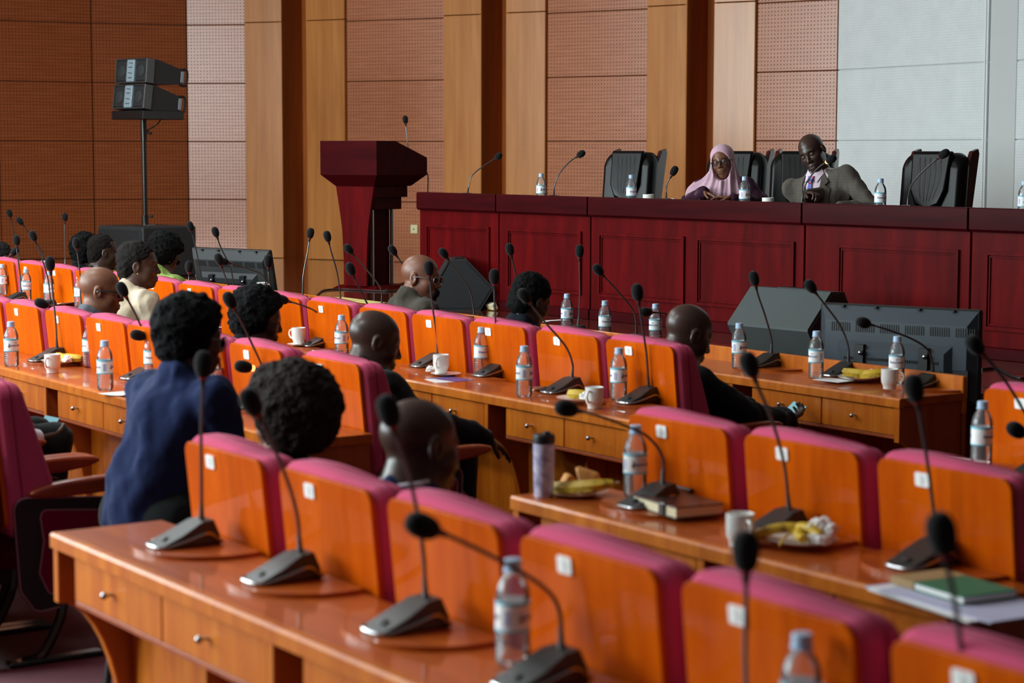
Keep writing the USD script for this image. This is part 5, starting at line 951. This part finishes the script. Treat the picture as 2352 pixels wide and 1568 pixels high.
def speaker_man():
    P = EYEP + ray(1866, 350) * (((TA - EYEP) @ tn + .66) / (ray(1866, 350) @ tn)); seat = STAGE + .57; fc = FT + .18
    def ex(e):
        t, topf, HT, nb = e['t'], e['topf'], e['HT'], e['nb']
        sh = lambda Q: smin(e['torso'](Q, .010), cone(Q, nb + [0, 0, -.02], nb + [0, .02, .02], .068, .06), .02)
        V = lambda Q: np.maximum(np.abs(Q[:, 0] - nb[0] * .9 - (nb[2] - Q[:, 2]) * 0) - .075 * np.clip((Q[:, 2] - .10) / (nb[2] - .10), .05, 1.2), -Q[:, 1] - .02)
        obj('shirt', surface(lambda Q: np.maximum(sh(Q), V(Q) - .02), *[axis(v0, v1, .008, []) for v0, v1 in ((nb[0] - .16, nb[0] + .16), (-.02, .36), (.02, nb[2] + .1))]), 'shirt_pink', t, smooth=True)
        cx = nb[0]; z1 = nb[2]
        knot = Polygon([(cx - .022, z1 + .0), (cx + .022, z1 + .0), (cx + .014, z1 - .045), (cx - .014, z1 - .045)]); blade = Polygon([(cx - .013, z1 - .045), (cx + .013, z1 - .045), (cx * .7 + .034, .16), (cx * .6, .10), (cx * .7 - .034, .16)])
        sh2 = lambda Q: sh(Q)
        obj('tie', [drape(sh2, knot, .5, .012, .012), drape(sh2, blade, .5, .006, .006)], 'tie_floral', t)
        for sx in (-1, 1):
            lp_ = [(cx + sx * .062, z1 + .035), (cx + sx * .115, z1 - .035), (cx + sx * .098, z1 - .06), (cx + sx * .135, z1 - .085), (cx * .8 + sx * .105, .24), (cx * .5 + sx * .012, .12), (cx * .8 + sx * .052, .26), (cx + sx * .070, z1 - .05)]
            obj('lapel', drape(lambda Q: np.minimum(topf(Q), sh(Q)), Polygon(lp_).buffer(.0), .5, .004, .006), 'check_cloth', t)
            cl = Polygon([(cx + sx * .005, z1 + .012), (cx + sx * .055, z1 + .05), (cx + sx * .072, z1 + .02), (cx + sx * .045, z1 - .045)])
            obj('collar_leaf', drape(sh, cl, .5, .007, .004), 'shirt_pink', t)
        obj('lanyard', drape(sh, Polygon([(cx + .058, z1 + .0), (cx + .064, z1 + .0), (cx * .7 + .012, .12), (cx * .7 + .006, .12)]), .5, .013, .003), 'black_plastic', t)
        h = e['HP'][11 + 4]; obj('ring', tube([np.array(h[0]) * .6 + np.array(h[1]) * .4, np.array(h[0]) * .45 + np.array(h[1]) * .55], .0115, 12), 'gold', t)
        obj('lips', HT(trimesh.util.concatenate([sph((0, .0902, -.0622), (.021, .0062, .0048), 3), sph((0, .0885, -.081), (.0195, .0066, .0056), 3)])), 'lip_dark', t)
        for sx in (-1, 1): obj('eyebrow', HT(tube(spline([(sx * .014, .0865, .021), (sx * .030, .0865, .026), (sx * .046, .076, .020)], 5), [.0026] * 11, 6)), 'hair_black', t)
    def cutV(Q, d):
        cx = .123; z0 = .12; z1 = P[2] - seat - .155
        v = np.abs(Q[:, 0] - cx * np.clip((Q[:, 2]) / z1, 0, 1.2)) - .062 * np.clip((Q[:, 2] - z0) / (z1 - z0), 0, 1.3); return smax(d, -np.maximum(v, -(Q[:, 1] - .02)), .006)
    wz = WORK - seat + .10
    person('bald man in grey check blazer and floral tie, head tilted, at the high table', P, fc, seat, 'm', 1.06, (.18, -.32, .38), (.15, .17), 'skin_deep', 'check_cloth', 'cloth_black', mouth=.5, res=.0036, cres=.0085, lids=1.0,
           arms={-1: ((-.32, .14, .25), (-.18, .36, wz - .07)), 1: ((.17, .14, .25), (.05, .40, wz + .01))}, hands={1: dict(dir=(-.85, .25, .1), normal=(0, .3, -1), curl=1.0, res=.0045), -1: dict(dir=(.6, .4, -.05), normal=(0, 0, -1), curl=.6, res=.006)}, extra=ex, cut_top=cutV, seed=2, turn=.1, wide=1.08, neck=.15, tilt=.05)
speaker_man()
# --- the audience, from the front rows back
A1 = FN
person('person at the left picture edge with greying hair, only the crown showing', H(6, 592, 5.8), A1, hair=('afro', 'hair_grey', .006), sk='skin_dark', top='cloth_black', res=.006, seed=3)
person('person with rounded black hair, half hidden behind a sitter with white collar', H(203, 578, 6.0), A1, sex='f', hair=('afro', 'hair_black', .025), sk='skin_dark', top='cloth_black', res=.006, seed=4)
person('short haired man in dark suit with white collar before the subwoofer', H(240, 580, 5.8), A1, rh=(-.3, -.1, 0), hair=('afro', 'hair_shaved', .003), sk='skin_deep', top='cloth_black', collar='shirt_white', res=.006, seed=5)
person('person with large black afro and lime green top bending before the subwoofer', H(380, 588, 5.95), A1 + .3, sex='f', rh=(-.2, -.5, 0), lean=(0, .2), hair=('afro', 'hair_black', .042), sk='skin_dark', top='cloth_lime', glasses='black', res=.006, seed=6, earring=True)
person('man in slate collar and black glasses sitting left of the beige jacket', H(232, 668, 4.24), A1, hs=1.1, rh=(-.5, -.12, 0), sk='skin_brown', top='cloth_slate', glasses='thick', res=.005, seed=7)
person('person with short greyish hair and beige jacket over a peach shawl', H(322, 610, 4.72), A1, hs=1.05, rh=(-.6, -.05, 0), lean=(0, .28), hair=('afro', 'hair_grey', .008), sk='skin_dark', top='cloth_beige', collar='cloth_peach', res=.005, seed=8, earring=True, wide=1.1)
person('bald bearded man with steel glasses and olive jacket turning to the right', H(968, 638, 5.8), A1 - .15, hs=1.08, neck=.118, rh=(-.85, -.1, -.05), lean=(.03, .03), sk='skin_warm', top='cloth_olive', glasses='steel', res=.0045, seed=9, beard='hair_grey', hair=None)
person('person with bowed head, cropped black hair and black jacket', H(1222, 692, 5.84), A1, rh=(0, -.45, 0), lean=(0, .1), hair=('afro', 'hair_black', .012), sk='skin_deep', top='cloth_midnight', res=.005, seed=10)
person('person with black curly hair looking right behind an empty chair back', H(598, 735, 4.3), A1, sex='f', rh=(-.35, -.22, 0), lean=(0, .06), hair=('afro', 'hair_black', .034), sk='skin_deep', top='cloth_black', res=.0055, seed=11)
def phone_part(e): pass
def phone_thing(label, P, a, tilt, lit=True):
    t = thing('phone', label, 'phone', P, 0, rot=(tilt[0], tilt[1], a)); obj('phone_case', bx(-.036, .036, -.075, .075, 0, .009, .003), 'black_plastic', t); obj('phone_screen', bx(-.033, .033, -.071, .071, .0088, .0096, .0002), 'screen_lit' if lit else 'black_plastic', t, label='lit phone screen')
person('bald man in black suit and white collar, arm over the armrest, looking right', H(862, 785, 4.3), A1 - .05, rh=(-.3, -.3, -.05), lean=(.02, .05), sk='skin_deep', top='cloth_black', collar='shirt_white', res=.0048, seed=12, hs=1.12, neck=.11, legs='cloth_trousers',
       arms={1: ((.30, .14, .16), (.30, .44, .07))}, hands={1: dict(dir=(.02, .8, -.6), normal=(-.3, -.3, -.9), curl=.3, res=.006)})
P16 = H(1582, 768, 5.74)
person('bald man in black suit looking down at the phone in his hand', P16, A1 - .1, hs=1.13, rh=(-.15, -.42, 0), lean=(-.02, .02), sk='skin_deep', top='cloth_black', res=.0048, seed=13, legs='cloth_black',
       arms={1: ((.27, .15, .12), (.13, .47, .05)), -1: ((-.27, .15, .12), (-.1, .42, .10))}, hands={1: dict(dir=(-.25, .9, .25), normal=(-.5, .1, .8), curl=.8, res=.005)})
PH = at_p(1822, 946, 6.30); phone_thing('lit phone held by the bald man in black suit', PH, RZ + .5, (.35, .35))
person('person with fluffy brown hair, face turned left, in the nearest row', H(656, 968, 2.86), A1 + .9, sex='f', rh=(1.15, -.1, 0), lean=(0, .05), hair=('afro', 'hair_brown', .064), sk='skin_warm', top='cloth_black', res=.0055, seed=14)
person('bald man with white collar, back of the head nearest the camera', H(966, 1028, 2.86), A1 + .1, hs=1.14, rh=(-.1, -.22, -.12), lean=(-.03, .06), sk='skin_deep', top='cloth_navy', collar='shirt_white', res=.0045, seed=15, neck=.12)
P11 = H(447, 778, 2.98)
person('person in navy jacket with black curly hair sitting in the aisle, seen from behind', P11, A1 + .25, .57, 'f', rh=(-.3, -.12, 0), lean=(.05, .16), hair=('afro', 'hair_black', .032), sk='skin_dark', top='cloth_navy', legs='cloth_trousers', res=.0055, seed=16, glasses='steel', wide=1.06, arms={1: ((.24, .17, .18), (.12, .40, .10)), -1: ((-.25, .14, .18), (-.16, .40, .10))})
stl = P11 - U * 0; sn = thing('stool', 'dark low stool in the aisle under the person in navy jacket', 'stool', (P11[0] - N[0] * .17, P11[1] - N[1] * .17, 0), FN)
obj('seat', lathe([(0, .35), (.17, .35), (.19, .37), (.17, .385), (0, .385)], 24), 'maroon_fabric', sn)
for k in range(4): obj('leg', tube([(.13 * math.cos(k * math.pi / 2), .13 * math.sin(k * math.pi / 2), .36), (.18 * math.cos(k * math.pi / 2), .18 * math.sin(k * math.pi / 2), 0)], .014, 8), 'black_metal', sn)
P17 = row(2.85, 8.22, 1.17)
person('person at the left picture edge of whom only a hand with phone shows', P17, A1, lean=(0, .1), sk='skin_dark', top='cloth_greygreen', hair=('cap', 'hair_black', .008), res=.006, seed=17, cuff='shirt_white',
       arms={1: ((.26, .1, .1), (.15, .33, .06)), -1: ((-.27, .1, .1), (-.1, .3, .1))}, hands={1: dict(dir=(-.1, .9, .12), normal=(-.2, .1, .9), curl=.4, res=.005)})
PH2 = at_p(108, 980, 3.33); phone_thing('lit phone in the hand at the left picture edge', PH2, RZ + .9, (.45, .2))
